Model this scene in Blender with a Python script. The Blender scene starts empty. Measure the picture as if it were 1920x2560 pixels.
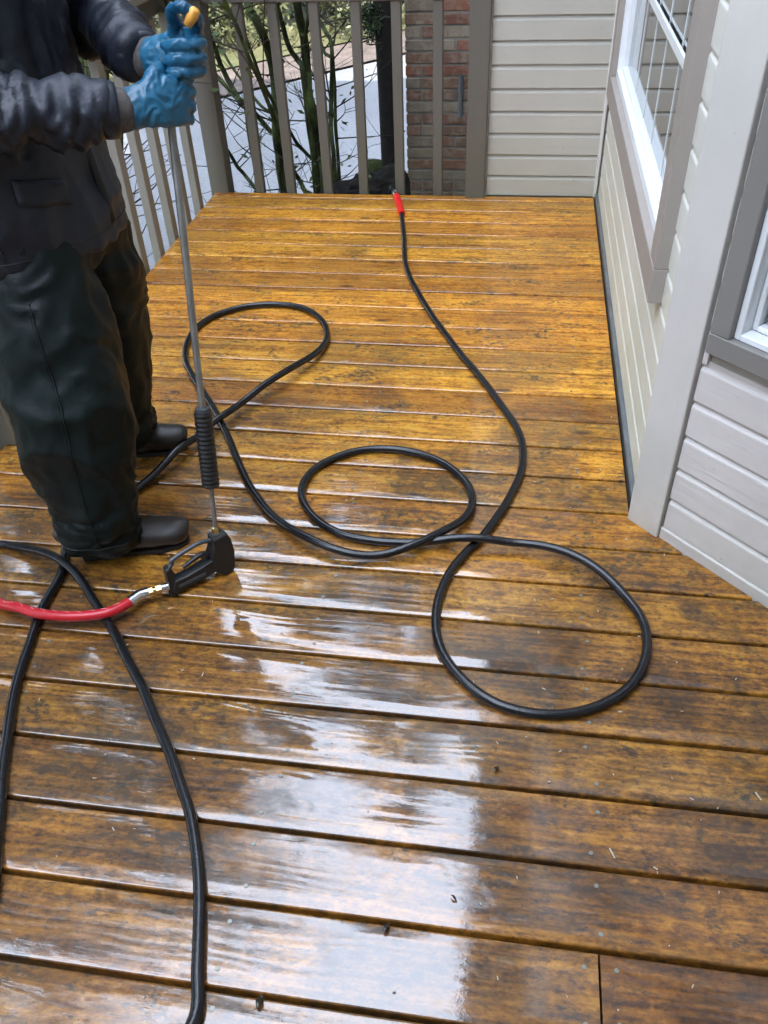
import bpy, math, random
import numpy as np
from mathutils import Matrix, Vector, noise as mnoise

random.seed(7); RNG = np.random.default_rng(7)
S = bpy.context.scene
C = S.collection

# ------------------------------------------------------------------ camera
F_PX, PITCH, ROLL, YAW, CAM_H = 2096.27, 0.70162, -0.048636, -0.178689, 1.4909
_f = np.array([math.sin(YAW)*math.cos(PITCH), math.cos(YAW)*math.cos(PITCH), -math.sin(PITCH)])
_r = np.array([math.cos(YAW), -math.sin(YAW), 0.0]); _u = np.cross(_r, _f)
CR = math.cos(ROLL)*_r + math.sin(ROLL)*_u
CU = -math.sin(ROLL)*_r + math.cos(ROLL)*_u
CF = _f
cam_d = bpy.data.cameras.new('camera'); cam = bpy.data.objects.new('camera', cam_d); C.objects.link(cam)
cam_d.sensor_fit = 'HORIZONTAL'; cam_d.sensor_width = 36.0; cam_d.lens = 36.0*F_PX/1920.0
cam_d.clip_start = 0.02; cam_d.clip_end = 2000
m = Matrix.Identity(4)
for i in range(3):
    m[i][0] = CR[i]; m[i][1] = CU[i]; m[i][2] = -CF[i]
m[2][3] = CAM_H
cam.matrix_world = m
S.camera = cam

def ray(u, v): return CF*F_PX + CR*(u-960) + CU*(1280-v)
def at_y(u, v, Y):
    d = ray(u, v); t = Y/d[1]; return np.array([d[0]*t, Y, CAM_H + d[2]*t])
def at_z(u, v, z=0.0):
    d = ray(u, v); t = (z-CAM_H)/d[2]; return np.array([d[0]*t, d[1]*t, z])

# ------------------------------------------------------------------ world, sun, exposure
SUN_T = Vector((-0.64, 0.76, -1.0)).normalized()          # direction the light travels
elev = math.asin(-SUN_T.z); azim = math.atan2(-SUN_T.x, -SUN_T.y)   # bearing of the sun from +Y towards +X
W = bpy.data.worlds.new('World'); S.world = W; W.use_nodes = True
nt = W.node_tree; bg = nt.nodes['Background']
sky = nt.nodes.new('ShaderNodeTexSky'); sky.sky_type = 'NISHITA'; sky.sun_disc = False
sky.sun_elevation = elev; sky.sun_rotation = azim
sky.air_density = 1.0; sky.dust_density = 3.0; sky.ozone_density = 1.0
wtc = nt.nodes.new('ShaderNodeTexCoord'); wmp = nt.nodes.new('ShaderNodeMapping'); wmp.inputs['Scale'].default_value = (1.0, 1.0, 1.8)
wno = nt.nodes.new('ShaderNodeTexNoise'); wno.inputs['Scale'].default_value = 2.2; wno.inputs['Detail'].default_value = 4; wno.inputs['Roughness'].default_value = .58
wra = nt.nodes.new('ShaderNodeValToRGB'); wra.color_ramp.elements[0].position = .20; wra.color_ramp.elements[1].position = .42
wmx = nt.nodes.new('ShaderNodeMix'); wmx.data_type = 'RGBA'; wmx.inputs[7].default_value = (9.5, 10.8, 13.3, 1)      # broken white cloud
nt.links.new(wtc.outputs['Generated'], wmp.inputs[0]); nt.links.new(wmp.outputs[0], wno.inputs['Vector']); nt.links.new(wno.outputs['Fac'], wra.inputs[0])
nt.links.new(wra.outputs[0], wmx.inputs[0]); nt.links.new(sky.outputs[0], wmx.inputs[6])
nt.links.new(wmx.outputs[2], bg.inputs[0]); bg.inputs[1].default_value = 0.15
sd = bpy.data.lights.new('sun', 'SUN'); sd.energy = 3.5; sd.angle = math.radians(0.5); sd.color = (1.0, 0.94, 0.84)
so = bpy.data.objects.new('sun', sd); C.objects.link(so)
so.rotation_euler = SUN_T.to_track_quat('-Z', 'Y').to_euler(); so.location = (6, -8, 12)
S.view_settings.view_transform = 'Standard'; S.view_settings.look = 'None'
S.view_settings.exposure = 2.28; S.view_settings.gamma = 1.0
S.view_settings.use_curve_mapping = False
S.render.engine = 'CYCLES'
S.cycles.max_bounces = 5; S.cycles.diffuse_bounces = 2; S.cycles.glossy_bounces = 2; S.cycles.transmission_bounces = 4; S.cycles.transparent_max_bounces = 4

# ------------------------------------------------------------------ material helpers
class NT:
    def __init__(s, name):
        s.m = bpy.data.materials.new(name); s.m.use_nodes = True
        s.t = s.m.node_tree; s.b = s.t.nodes['Principled BSDF']
    def n(s, typ, **kw):
        o = s.t.nodes.new(typ)
        for k, v in kw.items():
            if hasattr(o, k) and not k[0].isupper(): setattr(o, k, v)
            else: s.set(o, k, v)
        return o
    def set(s, o, k, v):
        if isinstance(v, bpy.types.NodeSocket): s.t.links.new(v, o.inputs[k])
        else: o.inputs[k].default_value = v
    def coords(s, scale=(1,1,1), which='Object', rnd=0.0):
        tc = s.n('ShaderNodeTexCoord').outputs[which]
        if rnd:
            oi = s.n('ShaderNodeObjectInfo')
            cv = s.n('ShaderNodeVectorMath', operation='MULTIPLY'); s.t.links.new(oi.outputs['Random'], cv.inputs[0]); cv.inputs[1].default_value = (rnd, rnd*.61, rnd*.37)
            ad = s.n('ShaderNodeVectorMath', operation='ADD'); s.t.links.new(tc, ad.inputs[0]); s.t.links.new(cv.outputs[0], ad.inputs[1]); tc = ad.outputs[0]
        mp = s.n('ShaderNodeMapping'); s.t.links.new(tc, mp.inputs[0]); mp.inputs['Scale'].default_value = scale
        return mp.outputs[0]
    def noise(s, vec, scale, detail=4, rough=.55, dist=0.0):
        o = s.n('ShaderNodeTexNoise'); s.t.links.new(vec, o.inputs['Vector'])
        o.inputs['Scale'].default_value = scale; o.inputs['Detail'].default_value = detail
        o.inputs['Roughness'].default_value = rough; o.inputs['Distortion'].default_value = dist
        return o.outputs['Fac']
    def ramp(s, fac, stops, interp='LINEAR'):
        o = s.n('ShaderNodeValToRGB'); s.t.links.new(fac, o.inputs[0]); cr = o.color_ramp; cr.interpolation = interp
        while len(cr.elements) > 1: cr.elements.remove(cr.elements[-1])
        cr.elements[0].position = stops[0][0]; cr.elements[0].color = col4(stops[0][1])
        for p, c in stops[1:]:
            e = cr.elements.new(p); e.color = col4(c)
        return o.outputs[0]
    def mix(s, a, b, fac, mode='MIX'):
        o = s.n('ShaderNodeMix', data_type='RGBA', blend_type=mode)
        for i, v in ((6, a), (7, b)):
            if isinstance(v, bpy.types.NodeSocket): s.t.links.new(v, o.inputs[i])
            else: o.inputs[i].default_value = col4(v)
        if isinstance(fac, bpy.types.NodeSocket): s.t.links.new(fac, o.inputs[0])
        else: o.inputs[0].default_value = fac
        return o.outputs[2]
    def math(s, op, a, b=0.0, c=0.0, clamp=False):
        o = s.n('ShaderNodeMath', operation=op); o.use_clamp = clamp
        for i, v in enumerate((a, b, c)):
            if isinstance(v, bpy.types.NodeSocket): s.t.links.new(v, o.inputs[i])
            else: o.inputs[i].default_value = v
        return o.outputs[0]
    def bump(s, h, strength=.3, dist=.002, normal=None):
        o = s.n('ShaderNodeBump'); s.t.links.new(h, o.inputs['Height'])
        o.inputs['Strength'].default_value = strength; o.inputs['Distance'].default_value = dist
        if normal is not None: s.t.links.new(normal, o.inputs['Normal'])
        return o.outputs[0]
    def out(s, **kw):
        for k, v in kw.items():
            k = k.replace('_', ' ')
            if isinstance(v, bpy.types.NodeSocket): s.t.links.new(v, s.b.inputs[k])
            elif k in ('Base Color',): s.b.inputs[k].default_value = col4(v)
            else: s.b.inputs[k].default_value = v
        return s.m
def col4(c):
    if isinstance(c, (int, float)): return (c, c, c, 1)
    return (c[0], c[1], c[2], 1) if len(c) == 3 else tuple(c)

M = {}
def mat_deck():
    k = NT('wet_deck_wood')
    co = k.coords((1,1,1), rnd=37.0)
    wco = k.n('ShaderNodeNewGeometry').outputs['Position']
    oi = k.n('ShaderNodeObjectInfo').outputs['Random']
    def mp(scale, base=co):
        o = k.n('ShaderNodeMapping'); k.t.links.new(base, o.inputs[0]); o.inputs['Scale'].default_value = scale; return o.outputs[0]
    streak = k.noise(mp((1.6, 42, 30)), 1.0, 3, .6)
    fine = k.noise(mp((9, 230, 60)), 1.0, 1, .6)
    wv = k.n('ShaderNodeTexWave', wave_type='BANDS', bands_direction='Y', wave_profile='SIN')
    k.t.links.new(mp((.22, 1.0, .6)), wv.inputs['Vector'])
    wv.inputs['Scale'].default_value = 15; wv.inputs['Distortion'].default_value = 12; wv.inputs['Detail'].default_value = 1.0; wv.inputs['Detail Scale'].default_value = .9
    ring = wv.outputs['Fac']
    blot = k.noise(mp((5.5, 13, 10)), 1.0, 5, .74, .5)
    mott = k.noise(mp((26, 46, 20)), 1.0, 4, .72, .3)
    speck = k.noise(mp((60, 95, 40)), 1.0, 2, .6)
    big = k.noise(wco, 1.6, 3, .6)
    g = k.math('ADD', k.math('MULTIPLY', streak, .34), k.math('ADD', k.math('MULTIPLY', mott, .42), k.math('ADD', k.math('MULTIPLY', blot, .24), k.math('MULTIPLY', ring, .045))))
    grit = k.noise(mp((75, 150, 60)), 1.0, 2, .7)
    g = k.math('ADD', g, k.math('MULTIPLY', k.math('SUBTRACT', grit, .5), .24))
    g = k.math('ADD', k.math('MULTIPLY', k.math('SUBTRACT', g, .51), 1.28), .515)
    gold = k.ramp(g, [(.36, (.15,.052,.007)), (.47, (.50,.195,.014)), (.57, (.80,.365,.028)), (.70, (.90,.50,.070))])
    brwn = k.ramp(g, [(.36, (.030,.016,.006)), (.46, (.120,.048,.008)), (.56, (.26,.108,.012)), (.70, (.43,.20,.028))])
    # cleaned golden boards far out, weathered brown ones nearer the door
    sep = k.n('ShaderNodeSeparateXYZ'); k.t.links.new(wco, sep.inputs[0])
    yy = k.math('ADD', sep.outputs[1], k.math('ADD', k.math('MULTIPLY', big, 1.6), k.math('MULTIPLY', blot, .5)))
    brown = k.n('ShaderNodeMapRange'); k.t.links.new(yy, brown.inputs[0]); brown.inputs[1].default_value = 2.2; brown.inputs[2].default_value = 3.4; brown.inputs[3].default_value = 1.0; brown.inputs[4].default_value = 0.0
    c = k.mix(gold, brwn, brown.outputs[0])
    tone = k.ramp(oi, [(0, (.62,.54,.50)), (.2, (.95,.85,.75)), (.5, (1,1,1)), (.75, (.82,.80,.78)), (1, (1.08,1.14,1.05))])
    c = k.mix(c, tone, 1.0, 'MULTIPLY')
    c = k.mix(c, k.ramp(fine, [(.3, (.74,.72,.70)), (.6, (1.05,1.05,1.05))]), .75, 'MULTIPLY')
    # red heart streaks, olive algae, mildew specks, big weather stains
    c = k.mix(c, (.22,.070,.012), k.ramp(big, [(.54, 0), (.70, .45)]))
    stain = k.noise(mp((1.0, 1.6, 1), wco), 2.3, 5, .72, .6)
    dark = k.math('MULTIPLY', k.ramp(stain, [(.45, 0), (.56, 1)]), k.ramp(mott, [(.40, .15), (.56, 1)]))
    near = k.n('ShaderNodeMapRange'); k.t.links.new(sep.outputs[1], near.inputs[0]); near.inputs[1].default_value = 3.0; near.inputs[2].default_value = 1.7; near.inputs[3].default_value = .36; near.inputs[4].default_value = .85
    c = k.mix(c, (.022,.015,.010), k.math('MULTIPLY', dark, near.outputs[0]))
    c = k.mix(c, (.062,.042,.014), k.ramp(blot, [(.58, 0), (.70, .7)]))
    mil = k.math('MULTIPLY', k.ramp(blot, [(.50, 0), (.62, 1)]), k.ramp(speck, [(.50, 0), (.56, 1)]))
    c = k.mix(c, (.020,.017,.014), k.math('MULTIPLY', mil, .75))
    c = k.mix(c, (.03,.022,.015), k.ramp(speck, [(.67, 0), (.70, .7)]))
    vo = k.n('ShaderNodeTexVoronoi', feature='F1'); k.t.links.new(mp((2.3, 6.5, 1)), vo.inputs['Vector']); vo.inputs['Scale'].default_value = 1.0
    c = k.mix(c, (.045,.018,.008), k.ramp(vo.outputs['Distance'], [(.040, .85), (.10, 0)]))
    h = k.math('ADD', k.math('MULTIPLY', streak, .7), k.math('ADD', k.math('MULTIPLY', fine, .3), k.math('MULTIPLY', ring, .3)))
    nb = k.bump(k.math('ADD', h, mott), .5, .0016)
    # water film: standing on the low middle of the deck, draining thin and broken towards the wall and the far end
    film = k.noise(wco, 4.2, 3, .6, .5)
    px_ = k.math('ADD', sep.outputs[0], k.math('ADD', k.math('MULTIPLY', film, .5), k.math('MULTIPLY', mott, .25)))
    dry = k.n('ShaderNodeMapRange'); k.t.links.new(px_, dry.inputs[0]); dry.inputs[1].default_value = .40; dry.inputs[2].default_value = .62; dry.inputs[3].default_value = 0.0; dry.inputs[4].default_value = 1.0
    dfar = k.n('ShaderNodeMapRange'); k.t.links.new(yy, dfar.inputs[0]); dfar.inputs[1].default_value = 2.9; dfar.inputs[2].default_value = 4.0; dfar.inputs[3].default_value = 0.0; dfar.inputs[4].default_value = .75
    dd = k.math('MAXIMUM', dry.outputs[0], dfar.outputs[0])
    wet = k.math('SUBTRACT', 1.0, k.math('MULTIPLY', dd, .72))
    cr_ = k.ramp(k.math('ADD', k.math('MULTIPLY', film, .55), k.math('MULTIPLY', mott, .45)), [(.42, .03), (.54, .08), (.66, .30)])
    nc = k.bump(k.math('ADD', k.math('MULTIPLY', streak, .9), k.math('ADD', k.math('MULTIPLY', mott, .8), k.math('MULTIPLY', ring, .55))), .14, .0012)
    k.out(Base_Color=c, Roughness=.5, Normal=nb, Coat_Weight=wet, Coat_Roughness=cr_, Coat_IOR=1.78, Coat_Normal=nc)
    k.b.inputs['Specular IOR Level'].default_value = .35
    return k.m
M['deck'] = mat_deck()

def mat_paint(name, colr, dirt=(.35,.37,.25), dirt_h=.35, grain=(1.5, 3, 40), gstr=.35, rough=.55, dirt_amt=.35, var=.06):
    k = NT(name)
    co = k.coords(grain, rnd=11.0)
    g = k.noise(co, 1.0, 5, .65, .25)
    wpos = k.n('ShaderNodeNewGeometry').outputs['Position']
    big = k.noise(wpos, 2.3, 5, .6); sm = k.noise(wpos, 23, 4, .6)
    c = k.mix(colr, tuple(x*(1-var*2) for x in colr), k.ramp(big, [(.35, 0), (.7, 1)]))
    c = k.mix(c, tuple(x*.80 for x in colr), k.ramp(g, [(.55, 0), (.75, .35)]))
    sep = k.n('ShaderNodeSeparateXYZ'); k.t.links.new(wpos, sep.inputs[0])
    hh = k.math('ADD', sep.outputs[2], k.math('MULTIPLY', big, -.5))
    mr = k.n('ShaderNodeMapRange'); k.t.links.new(hh, mr.inputs[0]); mr.inputs[1].default_value = dirt_h-.25; mr.inputs[2].default_value = -.25; mr.inputs[3].default_value = 0; mr.inputs[4].default_value = 1
    c = k.mix(c, dirt, k.math('MULTIPLY', k.math('MULTIPLY', mr.outputs[0], dirt_amt), k.ramp(sm, [(.3, .4), (.6, 1)])))
    fl = k.ramp(k.noise(wpos, 60, 2, .5), [(.74, 0), (.78, .6)])
    c = k.mix(c, tuple(x*.45 for x in colr), fl)
    k.out(Base_Color=c, Roughness=rough, Normal=k.bump(g, gstr, .003))
    return k.m
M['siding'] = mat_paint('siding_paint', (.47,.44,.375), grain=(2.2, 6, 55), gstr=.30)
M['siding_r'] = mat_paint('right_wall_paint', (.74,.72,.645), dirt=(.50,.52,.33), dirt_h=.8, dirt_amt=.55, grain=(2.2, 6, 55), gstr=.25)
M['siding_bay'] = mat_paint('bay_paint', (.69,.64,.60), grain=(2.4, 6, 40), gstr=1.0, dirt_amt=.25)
M['trim'] = mat_paint('trim_paint', (.67,.635,.585), grain=(12, 12, 2), gstr=.10)
M['casing'] = mat_paint('casing_paint', (.36,.315,.275), grain=(6, 6, 6), gstr=.06, dirt_amt=.1)
M['casing_bay'] = mat_paint('bay_casing_paint', (.24,.225,.205), grain=(6, 6, 6), gstr=.06, dirt_amt=.1)
M['rail'] = mat_paint('railing_paint_shaded', (.13,.115,.092), dirt=(.10,.105,.06), dirt_h=.45, grain=(30, 30, 2.5), gstr=.25, dirt_amt=.5)  # darker copy of the rail paint, backlit shade put into its colour
M['rail_lit'] = mat_paint('railing_paint_lit', (.25,.232,.195), dirt=(.18,.18,.11), dirt_h=.45, grain=(30, 30, 2.5), gstr=.25, dirt_amt=.4)  # paler copy of the same paint, the left run's light put into its colour
def simple(name, c, rough=.5, metal=0.0, var=0.0, scale=20, bump=0.0, bscale=80, **kw):
    k = NT(name); cc = c
    if var:
        co = k.coords(); nn = k.noise(co, scale, 4, .6)
        cc = k.mix(tuple(x*(1-var) for x in c), tuple(min(1, x*(1+var)) for x in c), k.ramp(nn, [(.3, 0), (.7, 1)]))
    k.out(Base_Color=cc, Roughness=rough, Metallic=metal)
    if bump:
        k.t.links.new(k.bump(k.noise(k.coords(), bscale, 3, .6), bump, .002), k.b.inputs['Normal'])
    for a, v in kw.items(): k.b.inputs[a.replace('_', ' ')].default_value = v
    return k.m
M['blind'] = simple('pale_cord', (.8,.82,.8), .5)
M['white'] = simple('white_vinyl', (.80,.82,.82), .3, var=.03)
M['soffit'] = simple('soffit_paint', (.10,.095,.085), .7, var=.1)
M['roof'] = simple('roof_shingle', (.06,.055,.05), .9, var=.3, scale=8)
M['dark_room'] = simple('room_plaster', (.16,.15,.13), .9)
M['mortar'] = simple('mortar', (.20,.185,.155), .95, var=.25, scale=12, bump=.6, bscale=60)
M['flash'] = simple('flashing', (.20,.22,.23), .35, metal=.6, var=.2, scale=9)
M['hose'] = simple('black_rubber', (.006,.0065,.008), .25, var=.45, scale=60, bump=.3, bscale=160)
M['redhose'] = simple('red_rubber', (.48,.014,.022), .30, var=.15, scale=50)
M['redsleeve'] = simple('red_sleeve', (.80,.015,.012), .4)
M['steel'] = simple('steel', (.30,.295,.28), .45, metal=.85, var=.2, scale=30)
M['zinc'] = simple('zinc', (.70,.70,.72), .25, metal=1.0)
M['brass'] = simple('brass', (.75,.58,.25), .25, metal=1.0)
M['plastic'] = simple('black_plastic', (.012,.012,.012), .42, bump=.15, bscale=300)
M['plastic_edge'] = simple('dark_grey_plastic', (.05,.055,.06), .38)
M['orange'] = simple('orange_nozzle', (.75,.36,.06), .4)
M['boot'] = simple('boot_leather', (.024,.017,.013), .45, var=.35, scale=18, bump=.3, bscale=90)
M['sole'] = simple('boot_sole', (.012,.011,.010), .6)
M['skin'] = simple('skin', (.45,.26,.18), .5)
M['knit'] = simple('knit_cuff', (.085,.075,.068), .85, var=.35, scale=60, bump=.5, bscale=200)
M['zip'] = simple('zipper', (.006,.006,.007), .5)
M['joist'] = simple('joist_timber', (.05,.035,.02), .9, var=.3)
M['chip'] = simple('pale_wood_chip', (.42,.37,.29), .6)
M['leafscrap'] = simple('dark_wet_leaf', (.018,.016,.012), .25)
M['screw'] = simple('screw_head', (.20,.21,.18), .4, metal=.7)
M['bark'] = simple('dark_bark', (.009,.007,.0055), .95, var=.45, scale=14, bump=1.0, bscale=35)
def mat_moss():
    k = NT('mossy_bark'); co = k.coords((1,1,.5))
    n = k.noise(co, 14, 5, .65); n2 = k.noise(co, 60, 3, .6)
    c = k.ramp(n, [(.32, (.014,.012,.007)), (.46, (.026,.036,.008)), (.62, (.058,.085,.014)), (.8, (.10,.13,.03))])
    k.out(Base_Color=c, Roughness=.95, Normal=k.bump(n2, .9, .006)); return k.m
M['moss'] = mat_moss()
M['twig'] = simple('twig_bark', (.030,.024,.014), .9, var=.4, scale=6)
def mat_leaf(name, a, b):
    k = NT(name); n = k.noise(k.coords(), 1.7, 3, .6)
    n2 = k.noise(k.coords(), 23, 2, .5)
    c = k.mix(k.ramp(n, [(.3, a), (.7, b)]), tuple(x*.55 for x in a), k.ramp(n2, [(.45, 0), (.7, .8)]))
    k.out(Base_Color=c, Roughness=.6)
    return k.m
M['leaf_con'] = mat_leaf('conifer_needles', (.020,.040,.014), (.035,.070,.022))
M['leaf_dec'] = mat_leaf('broad_leaves', (.045,.075,.018), (.085,.12,.030))
M['leaf_yel'] = mat_leaf('yellow_green_leaves', (.040,.048,.016), (.092,.094,.036))
def mat_brick():
    k = NT('old_brick'); co = k.coords(rnd=9.0); oi = k.n('ShaderNodeObjectInfo').outputs['Random']
    base = k.ramp(oi, [(0, (.26,.20,.135)), (.22, (.20,.155,.11)), (.35, (.19,.105,.065)), (.55, (.215,.088,.052)), (.72, (.25,.095,.055)), (.85, (.175,.075,.05)), (1, (.27,.22,.165))], 'CONSTANT')
    n = k.noise(co, 18, 5, .65); n2 = k.noise(co, 70, 3, .6)
    c = k.mix(base, (.30,.25,.19), k.ramp(n, [(.44, 0), (.68, .8)]))
    c = k.mix(c, (.06,.045,.03), k.ramp(n2, [(.58, 0), (.74, .7)]))
    wp = k.n('ShaderNodeNewGeometry').outputs['Position']; sep = k.n('ShaderNodeSeparateXYZ'); k.t.links.new(wp, sep.inputs[0])
    mr = k.n('ShaderNodeMapRange'); k.t.links.new(k.math('ADD', sep.outputs[2], k.math('MULTIPLY', n, .5)), mr.inputs[0]); mr.inputs[1].default_value = .45; mr.inputs[2].default_value = -.35; mr.inputs[3].default_value = 0; mr.inputs[4].default_value = .55
    c = k.mix(c, (.085,.085,.045), mr.outputs[0])
    k.out(Base_Color=c, Roughness=.9, Normal=k.bump(n2, .7, .004)); return k.m
M['brick'] = mat_brick()
def mat_glass():
    k = NT('window_glass')
    k.out(Base_Color=(.9,.95,.95), Roughness=.01); k.b.inputs['Transmission Weight'].default_value = 1.0; k.b.inputs['IOR'].default_value = 1.5
    return k.m
M['glass'] = mat_glass()
def mat_ground(name, stops, scale, rough=.95, bump=.5, scale2=40):
    k = NT(name); wp = k.n('ShaderNodeNewGeometry').outputs['Position']
    n = k.noise(wp, scale, 6, .65); n2 = k.noise(wp, scale2, 4, .65)
    c = k.mix(k.ramp(n, stops), k.ramp(n2, [(.3, (.6,.6,.6)), (.7, (1.25,1.25,1.25))]), .7, 'MULTIPLY')
    k.out(Base_Color=c, Roughness=rough, Normal=k.bump(n2, bump, .02)); return k.m
M['soil'] = mat_ground('soil', [(.3, (.045,.035,.022)), (.7, (.10,.085,.05))], 3)
M['drive'] = mat_ground('driveway_concrete', [(.3, (.135,.140,.150)), (.7, (.18,.184,.192))], .9, .6, .15, 30)
M['mulch'] = mat_ground('mulch', [(.3, (.06,.047,.040)), (.7, (.13,.10,.088))], 4, .95, .8, 25)
M['lawn'] = mat_ground('lawn_grass', [(.3, (.045,.055,.016)), (.7, (.13,.12,.05))], 2, .95, .8, 30)

# fabrics
def mat_fabric(name, a, b, rough, sheen, bscale, patch=None):
    k = NT(name); co = k.coords()
    n = k.noise(co, 5, 5, .6, .3); n2 = k.noise(co, bscale, 4, .6)
    c = k.mix(a, b, k.ramp(n, [(.35, 0), (.7, 1)]))
    if patch: c = k.mix(c, patch, k.ramp(k.noise(co, 3.3, 5, .65, .6), [(.57, 0), (.70, .75)]))
    k.out(Base_Color=c, Roughness=k.ramp(n, [(.3, rough*.8), (.7, min(1, rough*1.25))]), Normal=k.bump(n2, .35, .004))
    k.b.inputs['Sheen Weight'].default_value = sheen; k.b.inputs['Sheen Roughness'].default_value = .4
    return k.m
M['jacket'] = mat_fabric('navy_wet_nylon', (.005,.0070,.0125), (.012,.0160,.0275), .48, .0, 70)
M['trousers'] = mat_fabric('dark_green_oilskin', (.0032,.0072,.0068), (.0060,.0120,.0108), .50, .0, 60, patch=(.009,.007,.0055))
M['glove'] = mat_fabric('blue_rubber_glove', (.006,.055,.115), (.019,.125,.215), .30, .0, 60, patch=(.070,.105,.115))

# ------------------------------------------------------------------ object helpers
def mesh_obj(name, verts, faces, mat, parent=None, smooth=False, link=True):
    me = bpy.data.meshes.new(name)
    me.from_pydata([tuple(map(float, v)) for v in verts], [], [tuple(int(i) for i in f) for f in faces])
    me.materials.append(mat)
    if smooth: me.polygons.foreach_set('use_smooth', [True]*len(me.polygons))
    me.update()
    o = bpy.data.objects.new(name, me)
    if link: C.objects.link(o)
    if parent is not None: o.parent = parent
    return o
def inst(name, me, parent=None, loc=(0,0,0), rot=(0,0,0), scale=(1,1,1)):
    o = bpy.data.objects.new(name, me); C.objects.link(o); o.parent = parent
    o.location = loc; o.rotation_euler = rot; o.scale = scale
    return o
def empty(name, loc=(0,0,0), parent=None):
    o = bpy.data.objects.new(name, None); C.objects.link(o); o.location = loc; o.parent = parent
    o.empty_display_size = .1
    return o
def tag(o, label, cat, group=None):
    o['label'] = label; o['category'] = cat
    if group: o['group'] = group
    return o
def struct(o): o['kind'] = 'structure'; return o
class MB:
    def __init__(s): s.v = []; s.f = []
    def add(s, v, f):
        b = len(s.v); s.v += [tuple(map(float, x)) for x in v]; s.f += [tuple(int(i)+b for i in q) for q in f]; return s
    def box(s, x0, x1, y0, y1, z0, z1, bev=0.0):
        if bev <= 0:
            v = [(x,y,z) for x in (x0,x1) for y in (y0,y1) for z in (z0,z1)]
            return s.add(v, [(0,1,3,2),(4,6,7,5),(0,4,5,1),(2,3,7,6),(0,2,6,4),(1,5,7,3)])
        b = bev; v = []; idx = {}
        for ix, x in enumerate((x0,x1)):
            for iy, y in enumerate((y0,y1)):
                for iz, z in enumerate((z0,z1)):
                    sx, sy, sz = (1-2*ix)*b, (1-2*iy)*b, (1-2*iz)*b
                    idx[ix,iy,iz] = len(v)
                    v += [(x, y+sy, z+sz), (x+sx, y, z+sz), (x+sx, y+sy, z)]
        f = []
        g = lambda a,k: idx[a]+k
        for ix in (0,1):
            q = [g((ix,0,0),0), g((ix,0,1),0), g((ix,1,1),0), g((ix,1,0),0)]; f.append(q if ix == 0 else q[::-1])
        for iy in (0,1):
            q = [g((0,iy,0),1), g((1,iy,0),1), g((1,iy,1),1), g((0,iy,1),1)]; f.append(q if iy == 0 else q[::-1])
        for iz in (0,1):
            q = [g((0,0,iz),2), g((0,1,iz),2), g((1,1,iz),2), g((1,0,iz),2)]; f.append(q if iz == 0 else q[::-1])
        for iy in (0,1):
            for iz in (0,1):
                f.append([g((0,iy,iz),1), g((1,iy,iz),1), g((1,iy,iz),2), g((0,iy,iz),2)])
        for ix in (0,1):
            for iz in (0,1):
                f.append([g((ix,0,iz),0), g((ix,1,iz),0), g((ix,1,iz),2), g((ix,0,iz),2)])
        for ix in (0,1):
            for iy in (0,1):
                f.append([g((ix,iy,0),0), g((ix,iy,1),0), g((ix,iy,1),1), g((ix,iy,0),1)])
        for a in idx.values(): f.append((a, a+1, a+2))
        return s.add(v, f)
    def tube(s, pts, rad, n=10, cap=True, ell=None, upref=(0,0,1)):
        pts = np.asarray(pts, float); N = len(pts)
        rad = np.full(N, rad) if np.isscalar(rad) else np.asarray(rad, float)
        tan = np.gradient(pts, axis=0); tan /= np.linalg.norm(tan, axis=1)[:, None] + 1e-12
        u = np.array(upref, float); u -= (u@tan[0])*tan[0]
        if np.linalg.norm(u) < 1e-3: u = np.array([1.,0,0]) - tan[0][0]*tan[0]
        u /= np.linalg.norm(u)
        vs = []; a = np.linspace(0, 2*np.pi, n, endpoint=False)
        for i in range(N):
            u = u - (u@tan[i])*tan[i]; u /= np.linalg.norm(u); w = np.cross(tan[i], u)
            ru, rw = (rad[i], rad[i]) if ell is None else (rad[i]*ell[i][0], rad[i]*ell[i][1])
            vs.append(pts[i] + np.cos(a)[:,None]*u*ru + np.sin(a)[:,None]*w*rw)
        v = np.concatenate(vs); f = []
        for i in range(N-1):
            for j in range(n):
                f.append((i*n+j, i*n+(j+1)%n, (i+1)*n+(j+1)%n, (i+1)*n+j))
        if cap: f.append(tuple(range(n))[::-1]); f.append(tuple((N-1)*n+j for j in range(n)))
        return s.add(v, f)
    def obj(s, name, mat, parent=None, smooth=False): return mesh_obj(name, s.v, s.f, mat, parent, smooth)
def auto_smooth(o, ang=35):
    me = o.data; me.polygons.foreach_set('use_smooth', [True]*len(me.polygons))
    try: me.set_sharp_from_angle(angle=math.radians(ang))
    except Exception: pass
    return o
def spline(pts, n=12):
    p = np.asarray(pts, float); p = np.vstack([2*p[0]-p[1], p, 2*p[-1]-p[-2]]); o = []
    for i in range(1, len(p)-2):
        a, b, c, d = p[i-1:i+3]
        for t in np.linspace(0, 1, n, endpoint=False):
            o.append(.5*((2*b) + (c-a)*t + (2*a-5*b+4*c-d)*t*t + (3*b-a-3*c+d)*t**3))
    o.append(p[-2]); return np.array(o)
def resample(p, step):
    seg = np.linalg.norm(np.diff(p, axis=0), axis=1); s = np.concatenate([[0], np.cumsum(seg)])
    n = max(2, int(s[-1]/step)); q = np.linspace(0, s[-1], n)
    return np.stack([np.interp(q, s, p[:,i]) for i in range(p.shape[1])], 1)
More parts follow.
